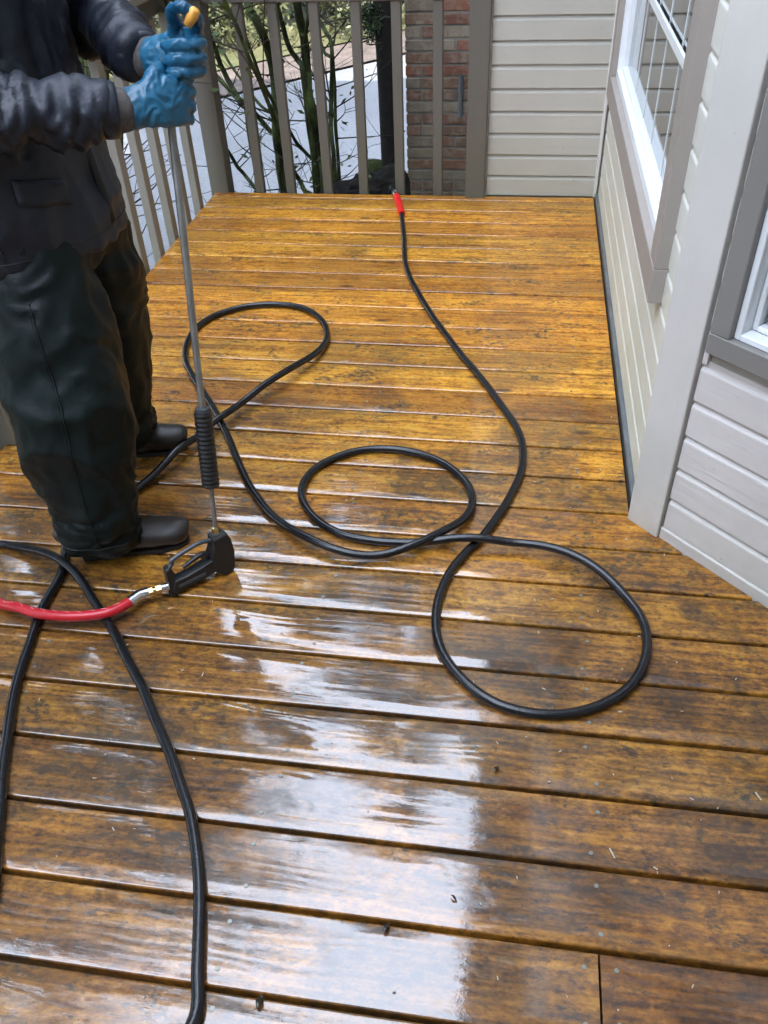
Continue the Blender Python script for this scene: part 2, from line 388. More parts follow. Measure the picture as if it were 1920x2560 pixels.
def fast_mesh(name, V, Fq, mat, parent=None):
    """V (n,3) array, Fq (m,k) array of k-gons"""
    me = bpy.data.meshes.new(name); k = Fq.shape[1]
    me.vertices.add(len(V)); me.vertices.foreach_set('co', V.astype(np.float32).ravel())
    me.loops.add(Fq.size); me.loops.foreach_set('vertex_index', Fq.astype(np.int32).ravel())
    me.polygons.add(len(Fq)); me.polygons.foreach_set('loop_start', np.arange(0, Fq.size, k, dtype=np.int32))
    me.polygons.foreach_set('loop_total', np.full(len(Fq), k, dtype=np.int32))
    me.update(calc_edges=True); me.materials.append(mat)
    o = bpy.data.objects.new(name, me); C.objects.link(o); o.parent = parent; return o
def leaves(centers, size, aspect=.5, flat=0.3):
    n = len(centers); d = RNG.normal(size=(n,3)); d[:,2] *= (1-flat)
    d /= np.linalg.norm(d, axis=1)[:,None]; e = RNG.normal(size=(n,3)); e -= (e*d).sum(1)[:,None]*d; e /= np.linalg.norm(e, axis=1)[:,None]
    L = size*RNG.uniform(.6, 1.4, n)[:,None]
    V = np.stack([centers-d*L, centers+e*L*aspect, centers+d*L, centers-e*L*aspect], 1).reshape(-1,3)
    return V, np.arange(4*n).reshape(-1,4)
def remeshed(mb, voxel, smooth_it=4, fac=.5):
    o = mesh_obj('tmp', mb.v, mb.f, M['skin'])
    r = o.modifiers.new('r', 'REMESH'); r.mode = 'VOXEL'; r.voxel_size = voxel
    sm = o.modifiers.new('s', 'SMOOTH'); sm.factor = fac; sm.iterations = smooth_it
    dg = bpy.context.evaluated_depsgraph_get(); ev = o.evaluated_get(dg); me = bpy.data.meshes.new_from_object(ev)
    bpy.data.objects.remove(o, do_unlink=True); return me
def mesh_part(name, me, mat, parent):
    me.materials.clear(); me.materials.append(mat); me.name = name
    me.polygons.foreach_set('use_smooth', [True]*len(me.polygons))
    o = bpy.data.objects.new(name, me); C.objects.link(o); o.parent = parent; return o
def displace(me, fn):
    n = len(me.vertices); co = np.empty(n*3, np.float32); no = np.empty(n*3, np.float32)
    me.vertices.foreach_get('co', co); me.vertices.foreach_get('normal', no)
    co = co.reshape(-1,3).astype(float); no = no.reshape(-1,3)
    co = co + no*np.array([fn(c) for c in co])[:,None]
    me.vertices.foreach_set('co', co.astype(np.float32).ravel()); me.update()

# ------------------------------------------------------------------ ground, driveway, verge
GZ = -1.20
def sheet(name, pts, z, mat):
    return struct(mesh_obj(name, [(x,y,z) for x,y in pts], [tuple(range(len(pts)))], mat))
sheet('ground', [(-150,-150),(150,-150),(150,150),(-150,150)], GZ-.02, M['soil'])
dB = np.array([.66,.75]); dB /= np.linalg.norm(dB); pB = np.array([-2.75,11.75]); nB = np.array([-dB[1], dB[0]])
a0, a1 = pB-dB*13, pB+dB*14
far_edge = [a0, a1]
sheet('driveway', [(-14, 4.7), (6, 4.7), tuple(a1), tuple(a0)], GZ, M['drive'])
def strip(name, w0, w1, z, mat):
    q = [a0+nB*w0, a1+nB*w0, a1+nB*w1, a0+nB*w1]; return sheet(name, [tuple(p) for p in q], z, mat)
strip('garden_bed', 0.0, 1.1, GZ+.03, M['mulch'])
strip('lawn', 1.1, 30, GZ+.05, M['lawn'])
# low soil bank at the foot of the deck
mbk = MB()
mbk.box(-3.2, 1.5, 4.3, 4.95, GZ-.01, GZ+.02)
struct(mbk.obj('planting_strip', M['soil']))

# ------------------------------------------------------------------ deck
BW, Y0 = 0.1445, 0.49606
GAP = .0075; XL = -1.545; YF = 4.165
deck = struct(empty('deck'))
def bay_x(y): return .361 + (1.778-y)        # x of the bay wall line at y
def board(x0, x1l, x1h, yc, half, zoff, cup):
    """board along x centred at yc, right end may be slanted (x1l at low-y side, x1h at high-y side)"""
    r = .0045; prof = []
    T = .034
    prof = [(-half, -T), (-half, -r)]
    for a in (30, 60): prof.append((-half + r*(1-math.cos(math.radians(a))), -r + r*math.sin(math.radians(a))))
    prof += [(-half+r, 0), (-half*.5, cup*.7), (0, cup), (half*.5, cup*.7), (half-r, 0)]
    for a in (60, 30): prof.append((half - r*(1-math.cos(math.radians(a))), -r + r*math.sin(math.radians(a))))
    prof += [(half, -r), (half, -T)]
    xc = .5*(x0+max(x1l, x1h)); v = []; n = len(prof)
    for y, z in prof: v.append((x0-xc, y, z))
    for y, z in prof:
        t = (y+half)/(2*half); v.append((x1l+(x1h-x1l)*t-xc, y, z))
    f = [(i, i+1, n+i+1, n+i) for i in range(n-1)] + [(n-1, 0, n, 2*n-1)]
    f = [q[::-1] for q in f]
    f.append(tuple(range(n))); f.append(tuple(range(2*n-1, n-1, -1)))
    o = mesh_obj('board', v, f, M['deck'], deck)
    auto_smooth(o, 40)
    o.location = (xc, yc, zoff)
    return o
JOISTS = [-1.03, -.41, .215, .82, 1.44]
screw = MB(); 
rows = list(range(-13, 26))
ymax = YF
for k in rows:
    yl = Y0 + k*BW + GAP/2; yh = Y0 + (k+1)*BW - GAP/2
    if k == 25: yh = YF
    if yh - yl < .03: continue
    yc = .5*(yl+yh); half = .5*(yh-yl)
    def xe(y):
        if y > 1.778-.006: return .347
        return min(bay_x(y)-.012, 1.70)
    z = -random.uniform(0, .0016); cup = random.uniform(-.0012, .0010)
    x1l, x1h = xe(yl), xe(yh)
    if k == 0: segs = [(XL, .2135), (.2175, None)]
    elif k % 7 == 4 and k < 0: segs = [(XL, -.412), (-.408, None)]
    else: segs = [(XL, None)]
    for a, b in segs:
        if b is None: board(a, x1l, x1h, yc, half, z, cup)
        else: board(a, b, b, yc, half, z, cup)
    for jx in JOISTS:
        for sy in (-.040, .040):
            if abs(sy) > half-.015: continue
            xs = [jx + random.uniform(-.012, .012)] if not (k == 0 and jx == .215) else [.190, .243]
            for sx in xs:
                if sx < xe(yc+sy)-.02:
                    y = yc+sy+random.uniform(-.005, .005); q = []
                    rr = .0042
                    for i in range(8): q.append((sx+rr*math.cos(i*math.pi/4), y+rr*math.sin(i*math.pi/4), z+.0012))
                    q2 = [(x+(sx-x)*-.1, yy+(y-yy)*-.1, z-.003) for x,yy,_ in q]
                    screw.add(q+q2, [tuple(range(8))] + [(i+8, (i+1)%8+8, (i+1)%8, i) for i in range(8)])
o = screw.obj('screw_heads', M['screw'], deck); o['kind'] = 'stuff'
for jx in JOISTS + [XL+.03]:
    j = MB().box(jx-.02, jx+.02, -1.35, 4.14 if jx < .3 else 1.2, -.22, -.038).obj('joist', M['joist'], deck)
MB().box(XL+.002, -.17, YF-.042, YF-.003, -.22, -.039).obj('rim_joist', M['joist'], deck)

# ------------------------------------------------------------------ house
house = empty('house', (.36, 4.18, 0))
tag(house, 'taupe lap-sided house with white-framed windows and brick chimney beside the wet deck', 'house')
HOFF = Vector((.36, 4.18, 0))
def frame(ox, oy, ang):
    """local x runs left to right along the wall seen from outside, local y into the house"""
    return Matrix.Translation(Vector((ox, oy, 0)) - HOFF) @ Matrix.Rotation(ang, 4, 'Z')
FR_FAR = frame(-.17, 4.18, 0)                       # faces -Y
FR_RIGHT = frame(.36, 4.18, -math.pi/2)             # faces -X
FR_BAY = frame(.361, 1.778, -math.pi/4)             # faces (-X,-Y)
EXPO = .0965
prof_cache = {}
def siding_mesh(L, depth, mat):
    key = (round(L,4), mat.name)
    if key in prof_cache: return prof_cache[key]
    e = EXPO
    # outward offset (towards -y) against height: lap with a cove along the top
    pr = [(0.0, 0.0), (-.001, .0200), (.0015, .0225), (e*.78, .0215), (e*.82, .0200), (e*.85, .0150), (e*.88, .0085), (e*.92, .0055), (e*.97, .0042), (e+.006, .0040), (e+.006, 0.0)]
    pr = [(z, o_*depth if o_ > .005 else o_) for z, o_ in pr]
    n = len(pr); nseg = max(1, int(L/.25)); v = []; f = []
    for s_ in range(nseg+1):
        x = L*s_/nseg
        for z, o_ in pr: v.append((x, -o_, z))
    for s_ in range(nseg):
        for i in range(n-1):
            f.append((s_*n+i, (s_+1)*n+i, (s_+1)*n+i+1, s_*n+i+1))
    f.append(tuple(range(n))); f.append(tuple(nseg*n+i for i in range(n))[::-1])
    me = mesh_obj('siding_board', v, f, mat, link=False).data
    prof_cache[key] = me; return me
def put(o, fr, x=0, y=0, z=0):
    o.parent = house; o.matrix_local = fr @ Matrix.Translation((x, y, z)); return o
def courses(fr, spans_at, z0, z1, mat, backy=.013, depth=1.0):
    i = 0
    while z0 + i*EXPO < z1:
        z = z0 + i*EXPO
        for xa, xb in spans_at(z, z+EXPO):
            o = bpy.data.objects.new('siding_board', siding_mesh(xb-xa, depth, mat)); C.objects.link(o)
            put(o, fr, xa + random.uniform(0, .0006), backy, z + random.uniform(-.0008, .0008))
        i += 1
ZT = 2.2
# far siding wall
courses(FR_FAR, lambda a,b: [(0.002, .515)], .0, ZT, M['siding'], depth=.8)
# right wall with window opening
RW_L = 4.18-1.778
wx0, wx1, wz0, wz1 = .20, 4.18-2.02, .505, 2.05        # casing outer extents (local x)
def spans_right(a, b):
    if b > wz0+.004 and a < wz1: return [(.03, wx0), (wx1, RW_L-.008)]
    return [(.03, RW_L-.008)]
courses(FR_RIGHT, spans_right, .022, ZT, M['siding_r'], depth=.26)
# bay wall
BAY_L = 1.9
bx0, bx1, bz0, bz1 = .100, 1.25, .555, 2.05
def spans_bay(a, b):
    if b > bz0+.004 and a < bz1: return [(.088, bx0), (bx1, BAY_L)]
    return [(.088, BAY_L)]
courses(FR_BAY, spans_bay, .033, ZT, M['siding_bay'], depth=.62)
def part(name, mb, mat, fr, parent=None, smooth=False):
    o = mb.obj(name, mat, house, smooth); o.matrix_local = fr; return o
# trim boards
part('corner_trim', MB().box(-.016, .082, -.012, .012, -.012, 5.0, .002), M['trim'], FR_BAY)
part('corner_trim', MB().box(-.022, .0, .001, .03, -.3, 5.0, .002), M['trim'], FR_FAR)
part('inside_corner_trim', MB().box(.515, .530, -.016, .012, 0.0, 5.0, .002), M['trim'], FR_FAR)
part('starter_strip', MB().box(.084, BAY_L, -.006, .013, -.012, .031, .003), M['siding_bay'], FR_BAY)
part('starter_strip', MB().box(.0, RW_L-.024, -.006, .013, -.03, .021, .003), M['flash'], FR_RIGHT)
# wall cores with openings (behind the siding)
def core(fr, L, op, z0=-.30, z1=5.0, y0=.0135, y1=.12, x0=0.0):
    a, b, c, d = op
    if a is None:
        part('wall', MB().box(x0, L, y0, y1, z0, z1), M['siding'], fr); return
    w = MB().box(x0, a, y0, y1, z0, z1).box(b, L, y0, y1, z0, z1).box(a, b, y0, y1, z0, c).box(a, b, y0, y1, d, z1)
    part('wall', w, M['siding'], fr)
core(FR_FAR, .60, (None,)*4)
core(FR_RIGHT, RW_L-.01, (wx0+.05, wx1-.05, wz0+.05, wz1-.05), x0=-.1)
core(FR_BAY, BAY_L, (bx0+.03, bx1-.03, bz0+.03, bz1-.03), x0=.03)
# window builder
def window(fr, x0, x1, z0, z1, cas, proud, fw, depth, sash, muntins_x=(), muntin_z=(), label=None, cmat=None):
    cmat = cmat or M['casing']
    ci0, ci1, cz0, cz1 = x0+cas, x1-cas, z0+cas, z1-cas
    fi = MB()
    yb = depth+.045; yf = -.004
    # white outer frame (four mitre-less bars)
    fi.box(ci0, ci0+fw, yf, yb, cz0, cz1, .002).box(ci1-fw, ci1, yf, yb, cz0, cz1, .002)
    fi.box(ci0+fw, ci1-fw, yf-.001, yb, cz0, cz0+fw, .002).box(ci0+fw, ci1-fw, yf-.001, yb, cz1-fw, cz1, .002)
    w = part('window', fi, M['white'], fr)
    if label: w['label'] = label
    def sub(name, mb, mat):
        o = mb.obj(name, mat, w); return o
    sub('casing', MB().box(x0, ci0-.0005, -proud, .013, z0+cas, z1-cas, .002), cmat)
    sub('casing', MB().box(ci1+.0005, x1, -proud, .013, z0+cas, z1-cas, .002), cmat)
    sub('casing', MB().box(x0, x1, -proud-.001, .013, z0, z0+cas-.0005, .002), cmat)
    sub('casing', MB().box(x0, x1, -proud-.001, .013, z1-cas+.0005, z1, .002), cmat)
    gx0, gx1, gz0, gz1 = ci0+fw, ci1-fw, cz0+fw, cz1-fw
    s = MB(); y0, y1 = depth-.022, depth+.016
    s.box(gx0+.001, gx0+sash, y0, y1, gz0+.001, gz1-.001, .003).box(gx1-sash, gx1-.001, y0, y1, gz0+.001, gz1-.001, .003)
    s.box(gx0+sash, gx1-sash, y0-.001, y1, gz0+.001, gz0+sash, .003).box(gx0+sash, gx1-sash, y0-.001, y1, gz1-sash, gz1-.001, .003)
    sub('sash', s, M['white'])
    sub('pane', MB().box(gx0+sash-.004, gx1-sash+.004, depth-.002, depth+.002, gz0+sash-.004, gz1-sash+.004), M['glass'])
    for mx in muntins_x: sub('muntin', MB().box(mx-.0014, mx+.0014, depth-.0045, depth-.0025, gz0+sash, gz1-sash), M['blind'])
    for mz in muntin_z: sub('muntin', MB().box(gx0+sash, gx1-sash, depth-.016, depth-.0075, mz-.012, mz+.012), M['white'])
    return w
window(FR_RIGHT, wx0, wx1, wz0, wz1, .090, .026, .030, .036, .016,
       muntins_x=[4.18-y for y in (3.45, 3.13, 2.85, 2.55)], muntin_z=[.965],
       label='tall white window in the long side wall reflecting the siding')
window(FR_BAY, bx0, bx1, bz0, bz1,   .048, .020, .015, .050, .013, cmat=M['casing_bay'], label='window in the angled bay wall with grey casing')
# more of the building: nearer wall, upper floor, room, roof
def hbox(name, x0, x1, y0, y1, z0, z1, mat, bev=0):
    o = MB().box(x0, x1, y0, y1, z0, z1, bev).obj(name, mat, house); o.matrix_local = Matrix.Translation(-HOFF); return o
ex, ey = .361+BAY_L*.70711, 1.778-BAY_L*.70711
hbox('wall', ex+.02, ex+.14, -7.0, ey+.05, -1.2, 5.0, M['siding'])
hbox('wall', ex+.14, 9.0, -7.0, -6.86, -1.2, 5.0, M['siding'])
hbox('wall', 8.88, 9.0, -6.86, 6.8, -1.2, 5.0, M['siding'])
hbox('wall', -.17, 8.88, 6.68, 6.8, -1.2, 5.0, M['siding'])
hbox('wall', -.17, -.05, 4.31, 6.68, -1.2, 5.0, M['siding'])
hbox('room_floor', .50, 8.8, -6.8, 4.1, -.22, -.10, M['dark_room'])
hbox('ceiling', -.04, 8.85, -6.85, 6.6, 4.86, 4.98, M['dark_room'])
hbox('wall', -3.2, ex+.018, -1.72, -1.60, -1.2, 3.0, M['siding'])  # unseen wing, added to cut sky light from behind the camera
hbox('wall', -3.2, -3.08, -6.86, -1.722, -1.2, 3.0, M['siding'])  # end wall of that added wing
EAVE_X = .12; RIDGE_X, RIDGE_Z = 4.3, 5.12+2.6
def roof():
    v = []; y0, y1 = -7.4, 5.0
    y1 = 5.0
    for y in (y0, y1):
        v += [(EAVE_X, y, 5.0), (EAVE_X, y, 5.14), (RIDGE_X, y, RIDGE_Z), (RIDGE_X*2-EAVE_X, y, 5.14), (RIDGE_X*2-EAVE_X, y, 5.0)]
    f = [(0,1,2,3,4)[::-1], (5,6,7,8,9)] + [(i, (i+1)%5, (i+1)%5+5, i+5) for i in range(5)]
    o = mesh_obj('roof', [np.array(p)-np.array(HOFF) for p in v], f, M['roof'], house)
    return o
roof()
hbox('soffit', EAVE_X+.005, 1.9, -7.3, 4.95, 4.955, 4.995, M['soffit'])
hbox('added_wing_roof', -3.6, ex+.016, -7.3, -1.25, 3.0, 3.16, M['roof'])  # roof of the added wing, blocks sky behind the camera
hbox('fascia', EAVE_X-.022, EAVE_X-.002, -7.4, 5.0, 4.95, 5.16, M['trim'])
# chimney with single bricks
CHY = 5.6; CX0, CX1 = -.745, -.172
ch = hbox('chimney', CX0+.006, CX1, CHY+.006, CHY+.60, -1.2, 6.2, M['mortar'])
ch['label'] = 'red and buff brick chimney rising behind the railing'
bl, bh, mj = .196, .0575, .0115
def brick_mesh(L, D):
    key = ('b', round(L,3), round(D,3))
    if key not in prof_cache: prof_cache[key] = mesh_obj('brick', *(lambda b: (b.v, b.f))(MB().box(-L/2, L/2, -D/2, D/2, -bh/2, bh/2, .004)), M['brick'], link=False).data
    return prof_cache[key]
zc = -.80; row = 0
while zc < 1.25:
    x = CX0; pat = [[.5,1,1,1,1], [1,1,1,1], [.5,.5,1,.5,1,1], [1,.5,1,1,1]][(row*3 + random.randint(0,1)) % 4]
    for w in pat:
        L = bl if w == 1 else (bl-mj)/2
        if x >= CX1-.03: break
        L2 = min(L, CX1-x)
        o = inst('brick', brick_mesh(L2, .09), ch, rot=(random.uniform(-.004,.004), 0, random.uniform(-.006,.006)))
        o.location = Vector((x+L2/2, CHY+.045+random.uniform(-.003,.002), zc)) 
        x += L2 + mj
    # return face on the left side
    y = CHY + (.10 if row % 2 else .145)
    for q in range(2):
        o = inst('brick', brick_mesh(.09, bl), ch); o.location = Vector((CX0+.045, y+bl/2+mj*.6, zc)); y += bl+mj
    zc += bh+mj; row += 1
mpipe = MB().tube([np.array((-.405,CHY-.020,z)) for z in (-.02,.22)], .014, 10).obj('vent_pipe', M['flash'], house)
mpipe.matrix_local = Matrix.Translation(-HOFF)

# ------------------------------------------------------------------ railings
RZ = .845
def baluster_mesh(key, w, d, z0, z1, mat):
    return mesh_obj('baluster', *(lambda b: (b.v, b.f))(MB().box(-w/2, w/2, -d/2, d/2, z0, z1, .003)), mat, link=False).data
rail = empty('deck_railing', (-.86, YF+.02, 0))
tag(rail, 'taupe wooden railing along the far end of the deck, in front of the brick chimney', 'railing', 'deck railings')
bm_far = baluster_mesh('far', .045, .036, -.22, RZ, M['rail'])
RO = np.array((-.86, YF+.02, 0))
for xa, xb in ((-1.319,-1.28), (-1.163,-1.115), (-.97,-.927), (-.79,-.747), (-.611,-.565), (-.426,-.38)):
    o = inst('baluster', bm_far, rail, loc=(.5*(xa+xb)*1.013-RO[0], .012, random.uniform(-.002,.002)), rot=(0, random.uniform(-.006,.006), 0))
def rpart(name, mb, mat, root, off): o = mb.obj(name, mat, root); o.location = -Vector(off); return o
rpart('post', MB().box(-1.568, -1.474, YF-.012, YF+.085, -.9, RZ, .004), M['rail'], rail, RO)
rpart('post', MB().box(-.268, -.176, YF-.03, YF+.062, -.9, RZ, .004), M['rail'], rail, RO)
rpart('top_rail', MB().box(-1.472, -.27, YF+.001, YF+.040, RZ-.012, RZ+.075, .004), M['rail'], rail, RO)
rpart('rail_cap', MB().box(-1.64, -.155, YF-.055, YF+.085, RZ+.077, RZ+.113, .005), M['rail'], rail, RO)
rpart('bottom_rail', MB().box(-1.472, -.27, YF+.052, YF+.088, -.215, -.13, .004), M['rail'], rail, RO)
rail2 = empty('deck_railing', (-1.58, 2.4, 0))
tag(rail2, 'taupe wooden railing running down the left side of the deck behind the worker', 'railing', 'deck railings')
RO2 = np.array((-1.58, 2.4, 0))
bm_l = baluster_mesh('left', .036, .052, -.22, RZ, M['rail_lit'])
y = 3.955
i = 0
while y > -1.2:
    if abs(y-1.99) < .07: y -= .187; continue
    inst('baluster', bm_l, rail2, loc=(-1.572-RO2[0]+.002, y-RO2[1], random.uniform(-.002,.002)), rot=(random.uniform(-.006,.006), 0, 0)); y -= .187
rpart('post', MB().box(-1.60, -1.51, 1.945, 2.035, -.9, RZ, .004), M['rail_lit'], rail2, RO2)
rpart('post', MB().box(-1.60, -1.51, -.60, -.51, -.9, RZ, .004), M['rail_lit'], rail2, RO2)
rpart('top_rail', MB().box(-1.632, -1.592, -1.3, YF-.014, RZ-.012, RZ+.075, .004), M['rail'], rail2, RO2)
rpart('rail_cap', MB().box(-1.66, -1.515, -1.35, YF-.057, RZ+.0775, RZ+.114, .005), M['rail_lit'], rail2, RO2)

# ------------------------------------------------------------------ hoses
HR = .0112
Z7 = lambda x, y: (440+.5184*x, 720+.5184*y)
OV = lambda x, y: (1.1573*x, 1.1573*y)
R6 = lambda x, y: (.3858*x, 1280+.3858*y)
R1 = lambda x, y: (.5787*x, 1900+.5787*y)
Z5 = lambda x, y: (.3858*x, 680+.3858*y)
path = [OV(*p) for p in ((868,462),(872,510),(876,570),(897,622),(940,690),(1000,770),(1050,830),(1090,885),(1119,930),(1130,980),(1122,1030),(1090,1092),(1050,1150),(1010,1190),(973,1232),(948,1290),(941,1350),(955,1410),(1000,1470),(1060,1514),(1130,1538),(1210,1544),(1290,1528),(1350,1493),(1385,1450),(1398,1400),(1385,1340),(1345,1288),(1290,1243),(1220,1208),(1140,1185))]
path += [Z7(*p) for p in ((1659,1250),(1400,1235),(1200,1237),(1000,1225),(870,1205),(760,1172),(680,1120),(625,1055),(602,985),(622,920),(685,860),(785,810),(895,782),(1000,774),(1100,782),(1200,806),(1305,855),(1390,925),(1428,990),(1428,1050),(1390,1120),(1320,1182),(1220,1240),(1120,1278),(1000,1300),(880,1303),(760,1283),(650,1238),(540,1168),(445,1080),(372,980),(310,860),(255,725),(210,632),(150,530),(90,440),(52,370),(42,305),(62,240),(112,180),(200,127),(320,92),(440,78),(560,84),(650,112),(710,165),(730,225),(715,282),(660,345),(560,425),(450,497),(340,567),(240,640),(180,678),(100,745),(0,830))]
path += [Z5(1000,1330)]
floor = [at_z(u, v, HR) for u, v in path]
floor += [np.array(p+(HR,)) for p in ((-1.06,1.70),(-1.135,1.60),(-1.145,1.53))]
floor += [at_z(*R6(*p), HR) for p in ((400,390),(322,530),(268,640),(222,760),(150,960),(90,1180),(48,1450),(14,1680))]
floor += [at_z(0,1995,HR), at_z(-11,2131,HR), at_z(-34,2280,HR)]
lastp = floor[-1]
floor += [lastp+np.array((-.05,-.14,0)), lastp+np.array((-.16,-.26,0)), lastp+np.array((-.33,-.27,0)), lastp+np.array((-.45,-.14,0)), lastp+np.array((-.48,.08,0)), np.array((-1.43,1.18,HR)), np.array((-1.40,1.36,HR))]
floor += [at_z(*R6(*p), HR) for p in ((-60,212),(100,232),(200,258),(330,308),(430,370),(520,450),(600,565),(680,680),(750,800),(830,960),(905,1105),(985,1290),(1050,1450),(1110,1590),(1160,1730),(1200,1866))]
floor += [at_z(*R1(*p), HR) for p in ((788,130),(828,260),(852,420),(860,560),(861,700),(856,850),(850,960),(838,1141))]
floor += [np.array((-.50,.30,HR)), np.array((-.62,.12,HR)), np.array((-.85,-.1,HR))]
hp = resample(spline(floor, 14), .012)
# smooth a little
for _ in range(6): hp[1:-1] = .5*hp[1:-1] + .25*(hp[:-2]+hp[2:])
hp[:,:2] += .0022*np.array([[mnoise.noise(Vector((q[0]*9, q[1]*9, 1.0))), mnoise.noise(Vector((q[0]*9, q[1]*9, 7.0)))] for q in hp])
# lift over crossings
lift = np.zeros(len(hp)); D = np.linalg.norm(hp[:,None,:2]-hp[None,:,:2], axis=2)
idx = np.arange(len(hp))
cross = [(i, j) for i in range(len(hp)) for j in range(i-12) if D[i,j] < .016]
ss = idx*.012
for i, j in cross: lift = np.maximum(lift, (2*HR+.002)*np.exp(-((ss-ss[i])/.11)**2))
def near(px, amp, wid):
    p = at_z(*px); k = int(np.argmin(np.linalg.norm(hp[:,:2]-p[:2], axis=1))); return amp*np.exp(-((ss-ss[k])/wid)**2)
lift = np.maximum(lift, near(Z7(480,480), .035, .22))
lift = np.maximum(lift, near(Z5(1150,1210), .030, .10))
lift = np.maximum(lift, near(OV(1230,1212), .028, .16))
lift = np.maximum(lift, near(Z7(700,1262), .022, .14))
lift = np.maximum(lift, near(OV(1398,1400), .010, .12))
kern = np.hanning(15); kern /= kern.sum(); lift = np.convolve(np.pad(lift, 7, mode='edge'), kern, 'valid')
hp[:,2] += lift
ho = empty('black_hose', tuple(hp[0]*[1,1,0]))
tag(ho, 'long black pressure hose looped across the wet deck boards', 'hose')
def at_root(mb, name, mat, root, smooth=True):
    o = mb.obj(name, mat, root); o.location = -root.location
    if smooth: auto_smooth(o, 40)
    return o
at_root(MB().tube(hp, HR, 12), 'tube', M['hose'], ho)
# red bend restrictor and metal end at the far edge
rs = [at_z(*OV(868,462), .012), at_z(*OV(862,440), .014), at_z(*OV(856,424), .018)]
rs = spline(np.array(rs), 8)
o = at_root(MB().tube(rs, np.linspace(.0155,.017,len(rs)), 14), 'red_sleeve', M['redsleeve'], ho)
p0 = rs[-1]; dv = rs[-1]-rs[-3]; dv /= np.linalg.norm(dv)
at_root(MB().tube([p0, p0+dv*.035], .013, 12).tube([p0+dv*.036, p0+dv*.05], .016, 6), 'coupling', M['zinc'], ho)
q = p0+dv*.05
at_root(MB().tube(spline(np.array([q, q+dv*.06+np.array((-.01,.0,-.004)), q+np.array((-.05,.15,-.10)), q+np.array((-.07,.19,-.40)), q+np.array((-.05,.2,-1.15))]), 8), .0105, 10), 'tube', M['hose'], ho)

# red whip hose
rp = [at_z(*R6(*p), .030) for p in ((905,540),(820,600),(720,648),(600,672),(450,680),(330,672),(220,655),(110,618),(0,572),(-150,490),(-400,380))]
rp = [np.array((a[0], a[1], .030)) for a in rp]
for i, a in enumerate(rp): a[2] = .032 if i < 8 else .016
rps = resample(spline(np.array(rp), 12), .01)
rh = empty('red_hose', tuple(np.array(rps[40])*[1,1,0]))
tag(rh, 'short glossy red hose running left from the spray gun over the black hose', 'hose')
at_root(MB().tube(rps, .0128, 14), 'tube', M['redhose'], rh)
# the printed white hatch on the red cover, thin raised flecks spiralling round the tube
fl = MB(); tang = np.gradient(rps, axis=0); tang /= np.linalg.norm(tang, axis=1)[:,None]
for i in range(6, len(rps)-6, 3):
    t = tang[i]; w = np.cross(t, (0,0,1)); w /= np.linalg.norm(w); n_ = np.cross(w, t)
    th = random.uniform(.1, .5)
    pp = [rps[i] + t*.004*s_ + .01285*(math.cos(a)*n_ + math.sin(a)*w) for s_, a in ((-2,th-.28),(0,th),(2,th+.28))]
    fl.tube(pp, .0005, 4)
o = at_root(fl, 'printed_fleck', simple('pale_red_print', (.85,.42,.42), .4), rh); o['kind'] = 'stuff'

# ------------------------------------------------------------------ spray gun and lance
base = np.array((-.692, 1.458, 0.0)); gun_top = np.array((-.695, 1.478, .118))
gun = empty('spray_lance', tuple(base))
tag(gun, 'pressure washer gun standing on the deck with its long steel lance held upright', 'pressure washer')
hand_pt = np.array((-.690, 1.690, 1.10)); tip = np.array((-.680, 1.728, 1.21))
ax = (hand_pt-gun_top)/np.linalg.norm(hand_pt-gun_top)
def onl(s): return gun_top + ax*s
LEN = np.linalg.norm(hand_pt-gun_top)

g0, g1 = None, None
# grip: find parameters by projecting the photo rows
def proj(p):
    d = np.asarray(p, float)-np.array((0,0,CAM_H)); z = d@CF; return 960+F_PX*(d@CR)/z, 1280-F_PX*(d@CU)/z
def s_at_row(row):
    a, b = 0.0, LEN
    for _ in range(40):
        mid = .5*(a+b)
        if proj(onl(mid))[1] > row: a = mid
        else: b = mid
    return a
sa, sb = s_at_row(1215), s_at_row(1028)
n_r = 17; pts = []; rr = []
for i in range(n_r*4+1):
    t = sa+(sb-sa)*i/(n_r*4); pts.append(onl(t)); rr.append(.0195 + (.0022 if i % 4 in (1,2) else 0))
at_root(MB().tube([onl(0), onl(sa+.02)], .0058, 12), 'lance', M['steel'], gun)
at_root(MB().tube([onl(sb-.02), onl(LEN*.7), onl(LEN+.035)], .0080, 12), 'lance', M['steel'], gun)
at_root(MB().tube(pts, rr, 16), 'ribbed_grip', M['plastic'], gun)
at_root(MB().tube([onl(sb-.001), onl(sb+.008), onl(sb+.011)], [.017,.017,.012], 14), 'grip_collar', M['plastic_edge'], gun)
at_root(MB().tube([onl(-.004), onl(.010), onl(.016)], [.0105,.0105,.008], 6), 'fitting', M['brass'], gun)
# gun shell: profile in the plane spanned by lance axis and handle axis
hx = at_z(*R6(1110,480), .03) - np.array((base[0], base[1], .03)); hx[2] = 0; hl = np.linalg.norm(hx); hx /= hl
side = np.cross((0,0,1), hx)
def G(a, b, c=0.0): return base + hx*a + np.array((0,0,1.0))*b + side*c + np.array((0,.16,0))*b*.9
def plate(outline, th, name, mat, bev=.003):
    n = len(outline); v = []; f = []
    cen = np.mean(np.array(outline), 0)
    for c_, sh in ((-th, bev), (-th+bev, 0), (th-bev, 0), (th, bev)):
        for a, b in outline:
            d = cen-np.array((a,b)); L = np.linalg.norm(d)+1e-9; k = sh/L
            v.append(G(a+d[0]*k, b+d[1]*k, c_))
    for r in range(3):
        for i in range(n): f.append((r*n+i, r*n+(i+1)%n, (r+1)*n+(i+1)%n, (r+1)*n+i))
    f.append(tuple(range(n))[::-1]); f.append(tuple(3*n+i for i in range(n)))
    o = at_root(MB().add(v, f), name, mat, gun); return o
